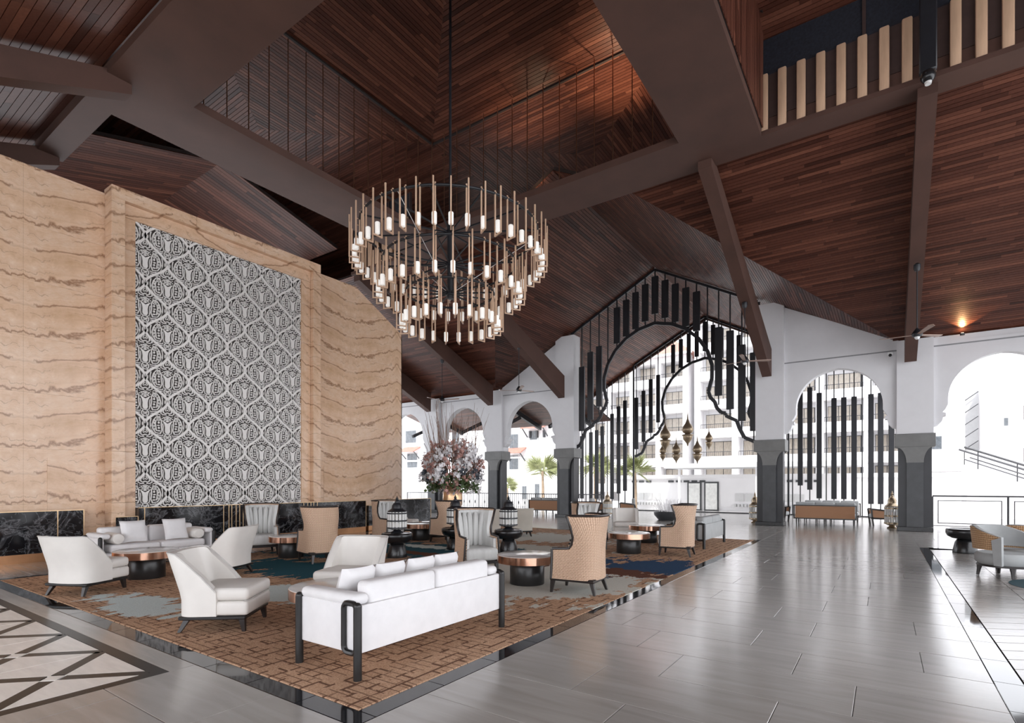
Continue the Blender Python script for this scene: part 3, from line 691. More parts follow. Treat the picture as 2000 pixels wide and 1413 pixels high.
def screen(name, label, y, side):
    t = thing(name, label, 'screen', (0, y, 0)); t['kind'] = 'structure'; xc = RXM-.02
    ap = arch2(xc)
    for p, q_ in zip(ap, ap[1:]): MB().bar((p[0], 0, p[1]), (q_[0], 0, q_[1]), .10, .13).build('arch_segment', 'steel', t)
    zr = lambda x: RZ-.09-KD*abs(x-xc)
    for s_ in (1, -1): MB().bar((xc, 0, zr(xc)), (xc+s_*3.9, 0, zr(xc+3.9)), .09, .09).build('gable_bar', 'steel', t)
    rod = MB().box(-.022, .022, -.022, .022, 0, 1).build('thin_rod', 'steel', t); sl_ = MB().rbox(-.135, .135, -.05, .05, 0, 1, .008, 1).build('slat', 'steel', t); used = [0, 0]
    def put_(me, i, x, z0, z1, nm):
        if not used[i]: o = me; used[i] = 1
        else: o = place(nm, me.data, t)
        o.location = (x, 0, z0); o.scale = (1 if i == 0 or side == 0 else .8, 1, z1-z0)
    for i in range(-9, 10):
        x = xc+i*.42
        if abs(x-xc) > 3.85: continue
        zb = archz(x-xc) if abs(i) <= 5 else (archz(x-xc))
        put_(rod, 0, x, zb, zr(x), 'thin_rod'); a = abs(i)
        if a <= 4: z1 = zr(x)-.28-.02*a; put_(sl_, 1, x, z1-1.55, z1, 'slat')
        elif a == 5: pass
        else: z1 = {6: 7.55, 7: 7.35, 8: 6.75, 9: 6.4}[a]; put_(sl_, 1, x, max(zb+.35, z1-3.0), z1, 'slat')
    for s_ in (1, -1): MB().box(xc+s_*3.95-.04, xc+s_*3.95+.04, -.04, .04, 0 if side else 3.0, zr(xc+3.95)).build('post', 'steel', t)
    if side:
        for xs, zs in (([-3.64, -3.31, -2.91, -2.52, -2.23, -1.92, -1.53, -1.13, -.82, -.49, -.13, .26], [None, (6.3, 1.43), (6.1, 1.23), (5.8, .82), None, (5.5, .8), (5.5, .8), (5.5, .8), None, (5.55, .6), (5.57, .6), (4.6, .6)]),
                       ([-15.32, -15.0, -14.74, -14.4, -14.02, -13.66, -13.34, -13.04, -12.63, -12.24], [(4.2, .62), (4.4, .62), None, (4.6, .62), (4.7, .62), (4.9, .62), None, (5.6, .62), (6.0, .95), (6.3, 1.1)])):
            for x, z in zip(xs, zs):
                put_(rod, 0, x, 0, zr(x)-.1, 'thin_rod')
                if z: put_(sl_, 1, x, z[1], z[0], 'slat')
    MB().box(xc-8 if side else xc-3.9, xc+8 if side else xc+3.9, -.03, .03, 0, .05).build('sill', 'steel', t) if side else None
    return t
screen('portal_screen', 'black steel arch screen with hanging slats between the columns', 21.6, 0)
screen('outer_screen', 'farther black steel arch screen at the porch edge', 29.1, 1)
for s_ in (1, -1):     # porch edge beam along the gable
    MB().bar((RXM, 29.35, RZ-.1), (RXM+s_*8.0, 29.35, RZ-.1-KD*8), .12, .22).build('porch_fascia', 'beam', cl)

# warm uplights standing on the far ring beam
up_ = [(-5.6, 12.75, 'warm uplight on the far ring beam, right of the opening centre'), (-4.3, 12.2, 'warm uplight on the ring beam by the right corner'), (-8.3, 12.8, 'warm uplight on the far ring beam behind the chandelier')]
for (x, y, l), pw in zip(up_, (170, 60, 60)):
    t = thing('beam_uplight', l, 'lamp', (x, y, H+.17)); MB().lathe([(.07, 0), (.08, .02), (.08, .12), (.06, .12)], 16).build('housing', 'steel', t); MB().lathe([(.06, .118), (.05, .125), (.001, .126)], 14).build('lens', 'lampglow', t)
    d = bpy.data.lights.new('uplight_lamp', 'SPOT'); d.energy = pw; d.color = (1, .72, .48); d.spot_size = 1.3; d.spot_blend = .9; d.shadow_soft_size = .05
    o = bpy.data.objects.new('uplight_lamp', d); COL.objects.link(o); o.parent = t; o.location = (0, 0, .16); o.rotation_euler = (PI, 0, 0)
# ================================================================ FURNITURE (front faces local -Y)
def leg(mb, x, y, z1, r0, r1, dx=0, dy=0):
    a, b = r0, r1
    mb.add([(x+dx-b, y+dy-b, 0), (x+dx+b, y+dy-b, 0), (x+dx+b, y+dy+b, 0), (x+dx-b, y+dy+b, 0), (x-a, y-a, z1), (x+a, y-a, z1), (x+a, y+a, z1), (x-a, y+a, z1)],
           [(0,3,2,1),(4,5,6,7),(0,1,5,4),(1,2,6,5),(2,3,7,6),(3,0,4,7)]); return mb
def upath(hw, yf, yb, r, n=6):
    """U in plan from the front left round the back to the front right"""
    P = [(-hw, yf), (-hw, (yf+yb-r)/2), (-hw, yb-r)]
    P += [(-hw+r*(1-math.cos(PI/2*i/n)), yb-r+r*math.sin(PI/2*i/n)) for i in range(1, n+1)]
    P += [(x, yb+.015*(1-(x/(hw-r))**2)) for x in [(-(hw-r))*(1-2*i/4) for i in range(1, 4)]]
    return P+[(-x, y) for x, y in P[:3+n][::-1]]
def slipper(mat):
    t = thing('slipper_chair', 'x', 'chair', group='slipper chairs on the carpet')
    P = upath(.345, -.06, .33, .16)
    def zt(p):
        y = p[1]
        return .80 if y > .22 else .40+(.40)*max(0, (y+.06)/.28)
    zts = [zt(p) for p in P]
    def lean(q): k = max(0, q[2]-.35); return (q[0]*(1+.10*k), q[1]+.30*k*max(0, min(1, (q[1]+.1)/.35)), q[2])
    MB().shell(P, .165, zts, .085, lean, 8).build('backrest', mat, t)
    mb = MB(); mb.tube([Vector(lean((p[0]*.995, p[1]*.995, z+.003))) for p, z in zip(P, zts)], .007, 6); mb.build('piping', 'piping', t)
    MB().rbox(-.335, .335, -.36, .24, .165, .31, .035).build('seat_base', mat, t)
    c = MB().rbox(-.33, .33, -.365, .22, .312, .445, .045).build('seat_cushion', mat, t)
    MB().tube([(-.325, -.32, .315), (-.29, -.357, .315), (.29, -.357, .315), (.325, -.32, .315), (.325, .1, .315)], .006, 6).build('piping', 'piping', c)
    MB().rbox(-.325, .325, -.335, .315, .125, .165, .01, 1).build('base_frame', 'bronze', t)
    for x, y, dx, dy in ((-.28, -.29, -.01, -.02), (.28, -.29, .01, -.02), (-.25, .25, -.03, .07), (.25, .25, .03, .07)): leg(MB(), x, y, .13, .028, .016, dx, dy).build('leg', 'dwood', t)
    return t
sw = slipper('cream'); sb = slipper('beige'); sb['group'] = 'beige slipper chairs in the back'
CH = [((-9.14, 2.80), 206, 'cream slipper chair at the far left carpet edge, back to camera'), ((-5.77, 2.97), 130, 'cream slipper chair nearest the carpet corner, seat facing right'), ((-9.0, 4.62), -62, 'cream slipper chair right of the round copper table by the wall sofa'),
      ((-5.52, 4.42), 26, 'cream slipper chair behind the front sofa facing the camera'), ((-11.7, 11.3), 120, 'small white slipper chair left of the gold vase'), ((-5.95, 14.2), 25, 'pale slipper chair behind the far copper tables')]
for i, (p, r, l) in enumerate(CH): put(sw, (*p, .006), r, l, i == 0)
for i, (p, r, l) in enumerate([((-9.15, 12.0), 232, 'beige slipper chair left of the second lantern, back to camera'), ((-8.7, 12.95), 226, 'beige slipper chair right behind the second lantern')]): put(sb, (*p, .006), r, l, i == 0)

def wingback():
    t = thing('wingback_chair', 'x', 'chair', group='woven wingback chairs on the carpet')
    P = upath(.33, -.30, .32, .20, 7)
    def zt(p):
        y = p[1]
        if y > .12: return 1.06
        if y > -.06: k = (y+.06)/.18; return .61+.45*k**1.7
        return .60+.01*(y+.30)/.18
    # resample the sides so the swoop is smooth
    Q = []
    for a, b in zip(P, P[1:]):
        n = max(1, int(math.hypot(b[0]-a[0], b[1]-a[1])/.035))
        Q += [(a[0]+(b[0]-a[0])*i/n, a[1]+(b[1]-a[1])*i/n) for i in range(n)]
    Q.append(P[-1]); zts = [zt(p) for p in Q]
    def lean(q):
        k = max(0, q[2]-.5); return (q[0]*(1+.28*k*k)*(1-.10*math.sin(PI*min(1, max(0, (q[2]-.2)/.7)))), q[1]+.16*k*k*min(1, max(0, q[1]/.2))-.20*max(0, (q[2]-.70)/.36)**1.4*min(1, max(0, (abs(q[0])-.16)/.12))*(.3+.7*min(1, max(0, (.34-q[1])/.2))), q[2])
    MB().shell(Q, .20, zts, .03, lean, 14).build('woven_shell', 'weave', t)
    inn = [(p[0]*.90, p[1]*.90-.005) for p in Q]
    MB().shell(inn, .30, [z-.02 for z in zts], .055, lean, 10).build('padding', 'channel', t)
    for i in range(-2, 3):                 # vertical channels of the back
        x = i*.098; mb = MB()
        pts = [Vector(lean((x, .235-.02*abs(i), z))) for z in [.42+.58*k/7 for k in range(8)]]
        mb.tube([(p.x*(1+.1*(p.z-.4)), p.y-.02, p.z) for p in pts], .05, 8, True, [.040]+[.052]*6+[.03]); mb.build('back_channel', 'channel', t)
    mb = MB(); mb.tube([Vector(lean((p[0]*.98, p[1]*.98, z+.006))) for p, z in zip(Q, zts)], .019, 8)
    for s_ in (0, -1): p = Q[s_]; mb.tube([lean((p[0]*.98, p[1], .20)), lean((p[0]*.98, p[1], zts[s_]))], .019, 8)
    mb.build('trim_rail', 'dwood', t)
    MB().rbox(-.285, .285, -.36, .22, .215, .43, .06).build('seat_cushion', 'channel', t)
    MB().rbox(-.30, .30, -.335, .31, .165, .215, .012, 1).build('base_frame', 'dwood', t)
    for x, y, dx, dy in ((-.26, -.30, -.01, -.02), (.26, -.30, .01, -.02), (-.22, .25, -.03, .05), (.22, .25, .03, .05)): leg(MB(), x, y, .17, .028, .015, dx, dy).build('leg', 'dwood', t)
    return t
wb = wingback()
for i, (p, r, l) in enumerate([((-3.5, 6.74), -84, 'nearest woven wingback chair, right of the copper table, facing left'), ((-5.75, 7.2), 62, 'grey padded wingback chair behind the front sofa, facing right'), ((-9.0, 6.45), -104, 'woven wingback chair before the black plinth, back to camera'),
      ((-10.95, 6.42), 66, 'wingback chair against the plinth with padded back facing camera'), ((-5.62, 11.2), 70, 'wingback chair behind the nearest wingback, facing right'), ((-3.58, 11.32), -84, 'woven wingback chair by the blue carpet patch, facing left'),
      ((-10.6, 9.62), 95, 'wingback chair half hidden behind the first lantern'), ((-9.32, 10.5), -95, 'small woven wingback chair behind the middle copper table')]): put(wb, (*p, .006), r, l, i == 0)

def pillow_mesh(w_, h_, d):
    n = 10; mb = MB(); vs_ = []; fs = []
    for side in (1, -1):
        for i in range(n+1):
            for j in range(n+1):
                u, v = 2*i/n-1, 2*j/n-1
                th = (max(0, 1-u**4)*max(0, 1-v**4))**.5; pin = 1-.06*(1-abs(u)**2)*abs(v)**3; pin2 = 1-.06*(1-abs(v)**2)*abs(u)**3
                vs_.append((u*w_/2*pin2, side*d/2*th, h_/2+v*h_/2*pin))
    m = (n+1)**2
    for i in range(n):
        for j in range(n):
            a = i*(n+1)+j; fs += [(a, a+n+1, a+n+2, a+1), (m+a, m+a+1, m+a+n+2, m+a+n+1)]
    mb.add(vs_, fs, True); return mb
def sofa(mat, lab, grp, L=1.86, back_rise=.72):
    t = thing('sofa', lab, 'sofa', group=grp); h = L/2; D = .36
    MB().rbox(-h, h, .33, .36, .19, .56, .01, 2).build('back_panel', mat, t)
    for s_ in (1, -1): MB().rbox(min(s_*h, s_*(h-.05)), max(s_*h, s_*(h-.05)), -.36, .345, .19, .56, .01, 2).build('side_panel', mat, t)
    MB().rbox(-h+.05, h-.05, -.36, .33, .19, .30, .015, 2).build('seat_base', mat, t)
    for s_ in (1, -1):
        a, b = sorted((s_*.006, s_*(h-.15)))
        MB().rbox(a, b, -.37, .14, .30, .44, .045).build('seat_cushion', mat, t)
        MB().rbox(a, b, .15, .325, .40, back_rise, .045).build('back_cushion', mat, t)
        a, b = sorted((s_*(h-.155), s_*(h+.005)))
        MB().rbox(a, b, -.37, .33, .545, .64, .045).build('arm_pad', mat, t)
    for sx in (1, -1):
        for sy in (1, -1):
            x, y = sx*(h+.005), sy*.37
            mb = MB(); mb.tube([(x, y, 0), (x, y, .56)], .033, 10)
            xo = sx*(h+.014); yi = y-.15; mb.sphere((x, y, .56), .033)
            if sy > 0:                     # rounded loop handle on the side at the rear corners
                def arc_(cy, cz, a0): return [(xo, cy+.045*math.cos(a0+PI/2*q/4), cz+.045*math.sin(a0+PI/2*q/4)) for q in range(5)]
                mb.tube(arc_(yi+.045, .245, PI)+arc_(y-.045, .245, 3*PI/2)+arc_(y-.045, .535, 0)+arc_(yi+.045, .535, PI/2)+[(xo, yi, .245)], .023, 8)
            mb.build('corner_leg', 'bronze', t)
    return t
sf = sofa('white', 'x', 'framed sofas'); sg = sofa('grey', 'x', 'framed sofas')
put(sf, (-3.66, 3.63, .006), -90, 'white sofa in the foreground seen from behind', True)
put(sf, (-11.25, 4.45, .006), 90, 'cream sofa with bolsters in front of the marble wall', False)
put(sg, (-3.76, 13.56, .006), -90, 'grey sofa at the far right carpet corner', True)
pm = pillow_mesh(.37, .36, .15).build('pillow', 'white')
def pil(loc, rz, tilt, label, first=False):
    o = pm if first else pm.copy()
    if not first: COL.objects.link(o)
    o.location = loc; o.rotation_euler = (math.radians(tilt), 0, math.radians(rz)); tag(o, label, 'pillow', 'white throw pillows'); return o
pil((-3.83, 3.05, .46), -90, -22, 'white pillow at the near end of the front sofa', True); pil((-3.86, 3.43, .46), -90, -24, 'white pillow second from the near end of the front sofa')
pil((-3.83, 3.81, .46), -90, -22, 'white pillow third along the front sofa'); pil((-3.86, 4.19, .46), -90, -24, 'white pillow at the far end of the front sofa')
for y, l in ((4.09, 'white pillow left on the sofa by the marble wall'), (4.78, 'white pillow right on the sofa by the marble wall')):
    o = pil((-11.02, y, .46), 90, -22, l); o.scale = (1.12, 1.12, 1.15)
for y, l in ((3.78, 'cream bolster at the left arm of the wall sofa'), (5.12, 'cream bolster at the right arm of the wall sofa')):
    o = MB().tube([(-.25, 0, 0), (-.24, 0, 0), (-.20, 0, 0), (.20, 0, 0), (.24, 0, 0), (.25, 0, 0)], .1, 14, True, [.02, .085, .1, .1, .085, .02]).build('bolster', 'cream', None, (-11.12, y, .55)); tag(o, l, 'bolster', 'bolsters on the wall sofa')

def copper_table(r=.45, h=.44):
    t = thing('copper_table', 'x', 'table', group='round copper-rimmed tables')
    MB().lathe([(r-.03, h-.012), (r-.006, h-.012), (r-.006, h), (r-.02, h+.004), (.01, h+.004)], 40).build('marble_top', 'mtop', t)
    MB().lathe([(r-.05, h-.115), (r, h-.115), (r, h-.008), (r-.012, h-.004), (r-.05, h-.012)], 48).build('copper_rim', 'copper', t)
    MB().lathe([(.255, 0), (.26, .01), (.26, h-.115), (.20, h-.05)], 36).build('drum_base', 'bronze', t)
    return t
ct = copper_table()
for i, (p, l, s_) in enumerate([((-9.72, 3.76), 'copper-rimmed round table in front of the wall sofa', 1), ((-4.42, 6.79), 'copper-rimmed round table left of the nearest wingback', 1), ((-10.0, 6.5), 'copper-rimmed table between the two wingbacks by the plinth', .96),
      ((-4.57, 11.07), 'copper-rimmed round table left of the far right wingback', 1), ((-5.03, 13.36), 'farthest copper-rimmed table, before the grey sofa', 1), ((-10.22, 10.5), 'copper-rimmed table behind the first black lantern table', 1),
      ((-10.45, 11.35), 'copper-rimmed table with white top before the vase', .95), ((-4.78, 3.66), 'low marble-topped round table behind the front sofa', 1.1)]): put(ct, (*p, .006), 0, l, i == 0, (s_, s_, .95 if s_ > 1 else 1))
def drum():
    t = thing('drum_table', 'x', 'side table', group='black mushroom side tables')
    MB().lathe([(.20, 0), (.205, .02), (.19, .10), (.165, .22), (.135, .275), (.12, .285)], 32).build('foot', 'ebony', t)
    MB().lathe([(.10, .28), (.21, .30), (.285, .345), (.312, .41), (.312, .475), (.295, .495), (.26, .497), (.25, .487), (.01, .485)], 36).build('bowl_top', 'ebony', t)
    return t
dr = drum()
DR = [((-8.2, 7.72), 'black mushroom table behind the facing slipper chair, with lantern'), ((-6.79, 9.68), 'black mushroom table right of the padded wingback, with lantern'), ((-8.08, 9.4), 'black mushroom table hidden behind the padded wingback'), ((1.45, 15.25), 'black mushroom table at the right edge by the railing')]
for i, (p, l) in enumerate(DR): put(dr, (*p, .006 if i < 3 else 0), 0, l, i == 0, (1.08, 1.08, 1.06) if i == 3 else None)
def lantern(metal, nm):
    t = thing(nm, 'x', 'lantern', group='glass rod lanterns')
    MB().lathe([(.13, 0), (.135, .015), (.09, .03), (.07, .05), (.15, .075), (.17, .085)], 24).build('foot', metal, t)
    tb = MB().tube([(0, 0, .085), (0, 0, .43)], .026, 8).build('glass_tube', 'lglass', t); n = 16
    for k in range(n):
        a = 2*PI*k/n
        if k == 0: tb.location = (.172, 0, 0)
        else: place('glass_tube', tb.data, t, (.172*math.cos(a), .172*math.sin(a), 0))
    for z in (.105, .25, .40): MB().lathe([(.165, z-.014), (.203, z-.014), (.203, z+.014), (.165, z+.014)], 28).build('band', metal, t)
    MB().tube([(0, 0, .08), (0, 0, .2)], .05, 12).build('candle', 'glass', t)
    MB().lathe([(.185, .43), (.19, .445), (.13, .48), (.105, .50), (.10, .56), (.075, .60), (.05, .615), (.045, .645), (.02, .66)], 24).build('dome', metal, t)
    MB().lathe([(.018, .655), (.03, .67), (.03, .70), (.014, .715), (.012, .735), (.004, .745)], 12).build('finial', metal, t)
    MB().tube([(.12*math.cos(a), 0, .50+.13*math.sin(a)) for a in [PI*k/12 for k in range(13)]], .006, 6).build('handle', metal, t)
    return t
la = lantern('steel', 'table_lantern'); lf = lantern('pendant', 'floor_lantern'); lf['group'] = 'large floor lanterns'
for i, (p, l) in enumerate([(DR[0][0], 'black glass lantern on the left mushroom table'), (DR[1][0], 'black glass lantern on the middle mushroom table right of the wingback'), (DR[2][0], 'black glass lantern seen just above the padded wingback')]): put(la, (*p, .503), 20*i, l, i == 0)
for i, (p, l, s_) in enumerate([((.22, 22.3), 'bronze floor lantern left of the right column', 1.7), ((-4.12, 22.5), 'bronze floor lantern left of the portal column', 1.6), ((-10.4, 22.7), 'bronze floor lantern behind the portal slats', 1.6)]): put(lf, (*p, 0), 10, l, i == 0, (s_*.66, s_*.66, s_))

# flower arrangement
pt = thing('pedestal_table', 'low round pedestal under the gold flower vase', 'table', (-11.2, 12.9, .006)); MB().lathe([(.42, 0), (.42, .03), (.2, .06), (.18, .42), (.5, .46), (.5, .5), (.01, .5)], 28).build('pedestal', 'mtop', pt)
MB().lathe([(.49, .455), (.51, .46), (.51, .495), (.49, .5)], 28).build('rim', 'copper', pt)
vz = MB().lathe([(.12, 0), (.2, .03), (.27, .2), (.31, .45), (.30, .72), (.24, .92), (.2, 1.0), (.22, 1.04), (.18, 1.04), (.16, .9)], 32).build('vase', 'gold', None, (-11.2, 12.9, .506)); tag(vz, 'tall gold vase holding the big flower arrangement', 'vase')
fl_ = thing('flower_arrangement', 'huge arrangement of white and pink flowers with bare twigs', 'flowers', (-11.2, 12.9, 1.5))
random.seed(11)
def flower(mb, c, r, n=5):
    d = Vector((random.uniform(-1, 1), random.uniform(-1, 1), random.uniform(-.5, 1))).normalized(); a = d.orthogonal().normalized(); b = d.cross(a); c = Vector(c)
    for k in range(n):
        t = 2*PI*k/n; u = a*math.cos(t)+b*math.sin(t); w_ = a*math.cos(t+.6)+b*math.sin(t+.6); x = a*math.cos(t-.6)+b*math.sin(t-.6)
        mb.add([c, c+x*r*.7+d*r*.15, c+u*r+d*r*.3, c+w_*r*.7+d*r*.15], [(0, 1, 2, 3)])
Wm, Pm, Dm, Gm = MB(), MB(), MB(), MB()
sprays = []
for k in range(190):
    a = random.uniform(0, 2*PI); ph = random.uniform(-.35, 1.25); R = .98*random.uniform(.72, 1)
    sprays.append((R*math.cos(a)*math.cos(ph), R*math.sin(a)*math.cos(ph), .42+.95*R*math.sin(ph)))
for c in sprays:
    low = c[2] < .45; kind = random.random(); mb = Wm if kind < (.80 if low else .48) else (Pm if kind < .9 else Dm)
    for q in range(13):
        cc = (c[0]+random.gauss(0, .075), c[1]+random.gauss(0, .075), c[2]+random.gauss(0, .085)-(.05*q/13))
        flower(mb, cc, random.uniform(.045, .075))
for k in range(240):
    a = random.uniform(0, 2*PI); R = random.uniform(.2, .95); flower(Gm, (R*math.cos(a), R*math.sin(a), random.uniform(-.25, .15)+.3*(1-R)), random.uniform(.08, .16), 3)
for k in range(14):            # trailing orchids
    a = random.uniform(0, 2*PI); R = random.uniform(.55, .9)
    for q in range(14): flower(Wm if k % 3 else Pm, (R*math.cos(a)+random.gauss(0, .05), R*math.sin(a)+random.gauss(0, .05), .3-.045*q), .06)
tw = MB()
for k in range(64):
    a = random.uniform(0, 2*PI); r0 = random.uniform(.1, .7); r1 = r0+random.uniform(.1, .75); z1 = random.uniform(1.9, 2.85)-.25*r1
    p = [(r0*math.cos(a)*(1-q)+r1*math.cos(a)*q+random.gauss(0, .02), r0*math.sin(a)*(1-q)+r1*math.sin(a)*q+random.gauss(0, .02), .2+(z1-.2)*q) for q in (0, .35, .6, .8, 1)]
    tw.tube(p, .01, 4, True, [.011, .009, .007, .005, .003])
for mb, nm, mt in ((Wm, 'white_blossoms', 'petalw'), (Pm, 'pink_blossoms', 'petalp'), (Dm, 'dark_blossoms', 'plum'), (Gm, 'leaves', 'leaf'), (tw, 'twigs', 'twig')):
    o = mb.build(nm, mt, fl_); o['kind'] = 'stuff'

# cane sofas and armchairs in the porch
def cane_sofa(L, seats):
    t = thing('cane_sofa', 'x', 'sofa', group='cane-backed porch sofas'); h = L/2
    m = MB(); o = len(m.v)
    m.add([(-h+.04, .34, .26), (h-.04, .34, .26), (h-.04, .37, .70), (-h+.04, .37, .70), (-h+.04, .31, .26), (h-.04, .31, .26), (h-.04, .34, .70), (-h+.04, .34, .70)], [(0,1,2,3),(7,6,5,4),(0,4,5,1),(2,6,7,3),(0,3,7,4),(1,5,6,2)])
    for i, uv in enumerate([(0, 0), (L, 0), (L, .5), (0, .5)]*2): m.uv[i] = uv
    m.build('cane_back', 'cane', t)
    mb = MB()
    for x in (-h, h): mb.box(x-.02, x+.02, .30, .385, .22, .74)
    mb.box(-h, h, .31, .385, .70, .74); mb.box(-h, h, .30, .37, .22, .26); mb.build('frame', 'dwood', t)
    MB().box(-h, h, -.36, .31, .22, .27).build('seat_rail', 'dwood', t)
    for k in range(seats):
        a = -h+.03+(L-.06)*k/seats; b = a+(L-.06)/seats-.015
        MB().rbox(a, b, -.36, .18, .27, .41, .04).build('seat_cushion', 'grey', t); MB().rbox(a, b, .16, .305, .40, .84, .05).build('back_cushion', 'grey', t)
    for x in (-h+.08, 0, h-.08):
        for y in (-.30, .32): leg(MB(), x, y, .22, .024, .016).build('leg', 'dwood', t)
    return t
cs = cane_sofa(1.95, 3)
for i, (p, r, l) in enumerate([((-1.78, 22.75), 180, 'cane-backed sofa inside the slatted bay, back to camera'), ((-1.75, 24.9), 0, 'grey cushioned porch sofa facing the cane-backed sofa'), ((-13.4, 22.6), 180, 'distant cane-backed sofa left of the portal column')]): put(cs, (*p, 0), r, l, i == 0)
def cane_chair():
    t = thing('cane_armchair', 'x', 'chair', group='cane-sided porch armchairs')
    for s_ in (1, -1):
        m = MB(); x = s_*.33; pts = [(-.30, .30), (.30, .26), (.30, .50), (-.30, .58)]
        m.prism(pts, 'x', x-.012, x+.012)
        for i, p in enumerate(pts*2): m.uv[i] = p
        m.build('cane_side', 'cane', t)
        mb = MB(); mb.bar((x, -.34, .60), (x, .36, .52), .05, .04); mb.bar((x, -.34, .29), (x, .36, .26), .04, .04); mb.bar((x, -.34, .60), (x, -.28, 0), .04, .05); mb.bar((x, .34, .54), (x, .42, 0), .04, .05); mb.build('side_frame', 'dwood', t)
    MB().rbox(-.30, .30, -.33, .28, .27, .42, .05).build('seat_cushion', 'grey', t)
    MB().rbox(-.29, .29, .22, .36, .40, .82, .06).build('back_cushion', 'grey', t); MB().box(-.32, .32, -.28, .30, .24, .275).build('seat_rail', 'dwood', t)
    return t
cc_ = cane_chair()
for i, (p, r, l) in enumerate([((-.1, 23.5), -80, 'cane-sided armchair beside the right floor lantern'), ((-3.45, 23.6), 85, 'cane-sided armchair right of the portal column'), ((-11.2, 23.4), 100, 'cane-sided armchair seen under the left portal slats'), ((-10.1, 24.3), -70, 'farther cane-sided armchair behind the portal slats')]): put(cc_, (*p, 0), r, l, i == 0)
pt2 = thing('porch_table', 'small dark table between the porch sofas', 'table', (-1.7, 23.8, 0)); MB().rbox(-.5, .5, -.3, .3, .38, .42, .01, 1).build('top', 'dwood', pt2)
for x in (-.45, .45):
    for y in (-.25, .25): leg(MB(), x, y, .38, .02, .016).build('leg', 'dwood', pt2)
# round tub chairs with rattan on the right
def rattan_chair():
    t = thing('rattan_chair', 'x', 'chair', group='rattan-backed lounge chairs'); 
    MB().lathe([(.02, .20), (.36, .20), (.40, .24), (.405, .34), (.37, .385), (.02, .39)], 36, sx=1, sy=.95).build('seat_cushion', 'grey', t)
    n = 26
    def arc(r, a0=-.42, a1=PI+.42): return [(-r*math.cos(a0+(a1-a0)*i/n), r*.98*math.sin(a0+(a1-a0)*i/n)) for i in range(n+1)]
    zt = [.80-.16*max(0, abs(i/n-.5)*2-.45)/.55 for i in range(n+1)]
    lean = lambda q: (q[0]*(1+.22*(q[2]-.4)), q[1]*(1+.22*(q[2]-.4)), q[2])
    MB().shell(arc(.415), .44, zt, .02, lean, 6).build('rattan_band', 'rattan', t)
    MB().shell(arc(.392), .47, [z+.015 for z in zt], .05, lean, 6).build('padding', 'grey', t)
    for s_ in (1, -1):
        mb = MB(); a = -.30
        base = [(s_*.40, -.16), (s_*.41, .06)]
        F = lambda x, y, z: lean((x, y, z))
        mb.add([F(s_*.425, -.19, .20), F(s_*.43, -.08, .20), F(s_*.43, -.06, .60), F(s_*.425, -.19, .66), F(s_*.375, -.19, .20), F(s_*.375, -.08, .20), F(s_*.375, -.06, .60), F(s_*.375, -.19, .66)], [(0,1,2,3),(7,6,5,4),(0,4,5,1),(1,5,6,2),(2,6,7,3),(3,7,4,0)])
        mb.build('arm', 'grey', t)
    MB().lathe([(.37, .165), (.385, .17), (.385, .20), (.3, .205)], 36, sx=1, sy=.95).build('base_ring', 'dwood', t)
    for a in (45, 135, 225, 315):
        c, s_ = math.cos(math.radians(a)), math.sin(math.radians(a)); MB().tube([(c*.33, s_*.32, .19), (c*.345, s_*.335, .1), (c*.36, s_*.35, 0)], .03, 8, True, [.045, .028, .02]).build('leg', 'dwood', t)
    return t
rc = rattan_chair()
put(rc, (1.62, 11.72, .005), 52, 'rattan-backed tub chair at the right edge with pale seat', True); put(rc, (1.98, 12.72, 0), 200, 'rattan-backed tub chair cut by the right edge, back to camera', False)
rg = MB().lathe([(.01, 0), (.8, 0), (.8, .003), (.01, .003)], 40, (2.35, 10.95, .0002)).build('round_rug', 'rug'); tag(rg, 'dark teal round rug under the right tub chair', 'rug')
# fountain bowl
fb = thing('fountain_bowl', 'low black stone fountain bowl in the portal', 'fountain', (-7.4, 22.3, -.001)); MB().lathe([(.45, 0), (.5, .06), (.62, .2), (.64, .32), (.6, .36), (.55, .36), (.5, .3), (.01, .3)], 36).build('bowl', 'coldark', fb)
MB().lathe([(.52, .325), (.01, .33)], 30).build('water', 'water', fb)
gs = MB()
for k in range(120):
    a = random.uniform(0, 2*PI); r = random.uniform(0, .45); z = random.uniform(.25, .6); gs.tube([(r*math.cos(a), r*math.sin(a), .33), (r*1.2*math.cos(a), r*1.2*math.sin(a), .33+z*.6), (r*1.5*math.cos(a)+random.gauss(0, .04), r*1.5*math.sin(a), .33+z)], .006, 3, False)
o = gs.build('grasses', 'petalw', fb); o['kind'] = 'stuff'

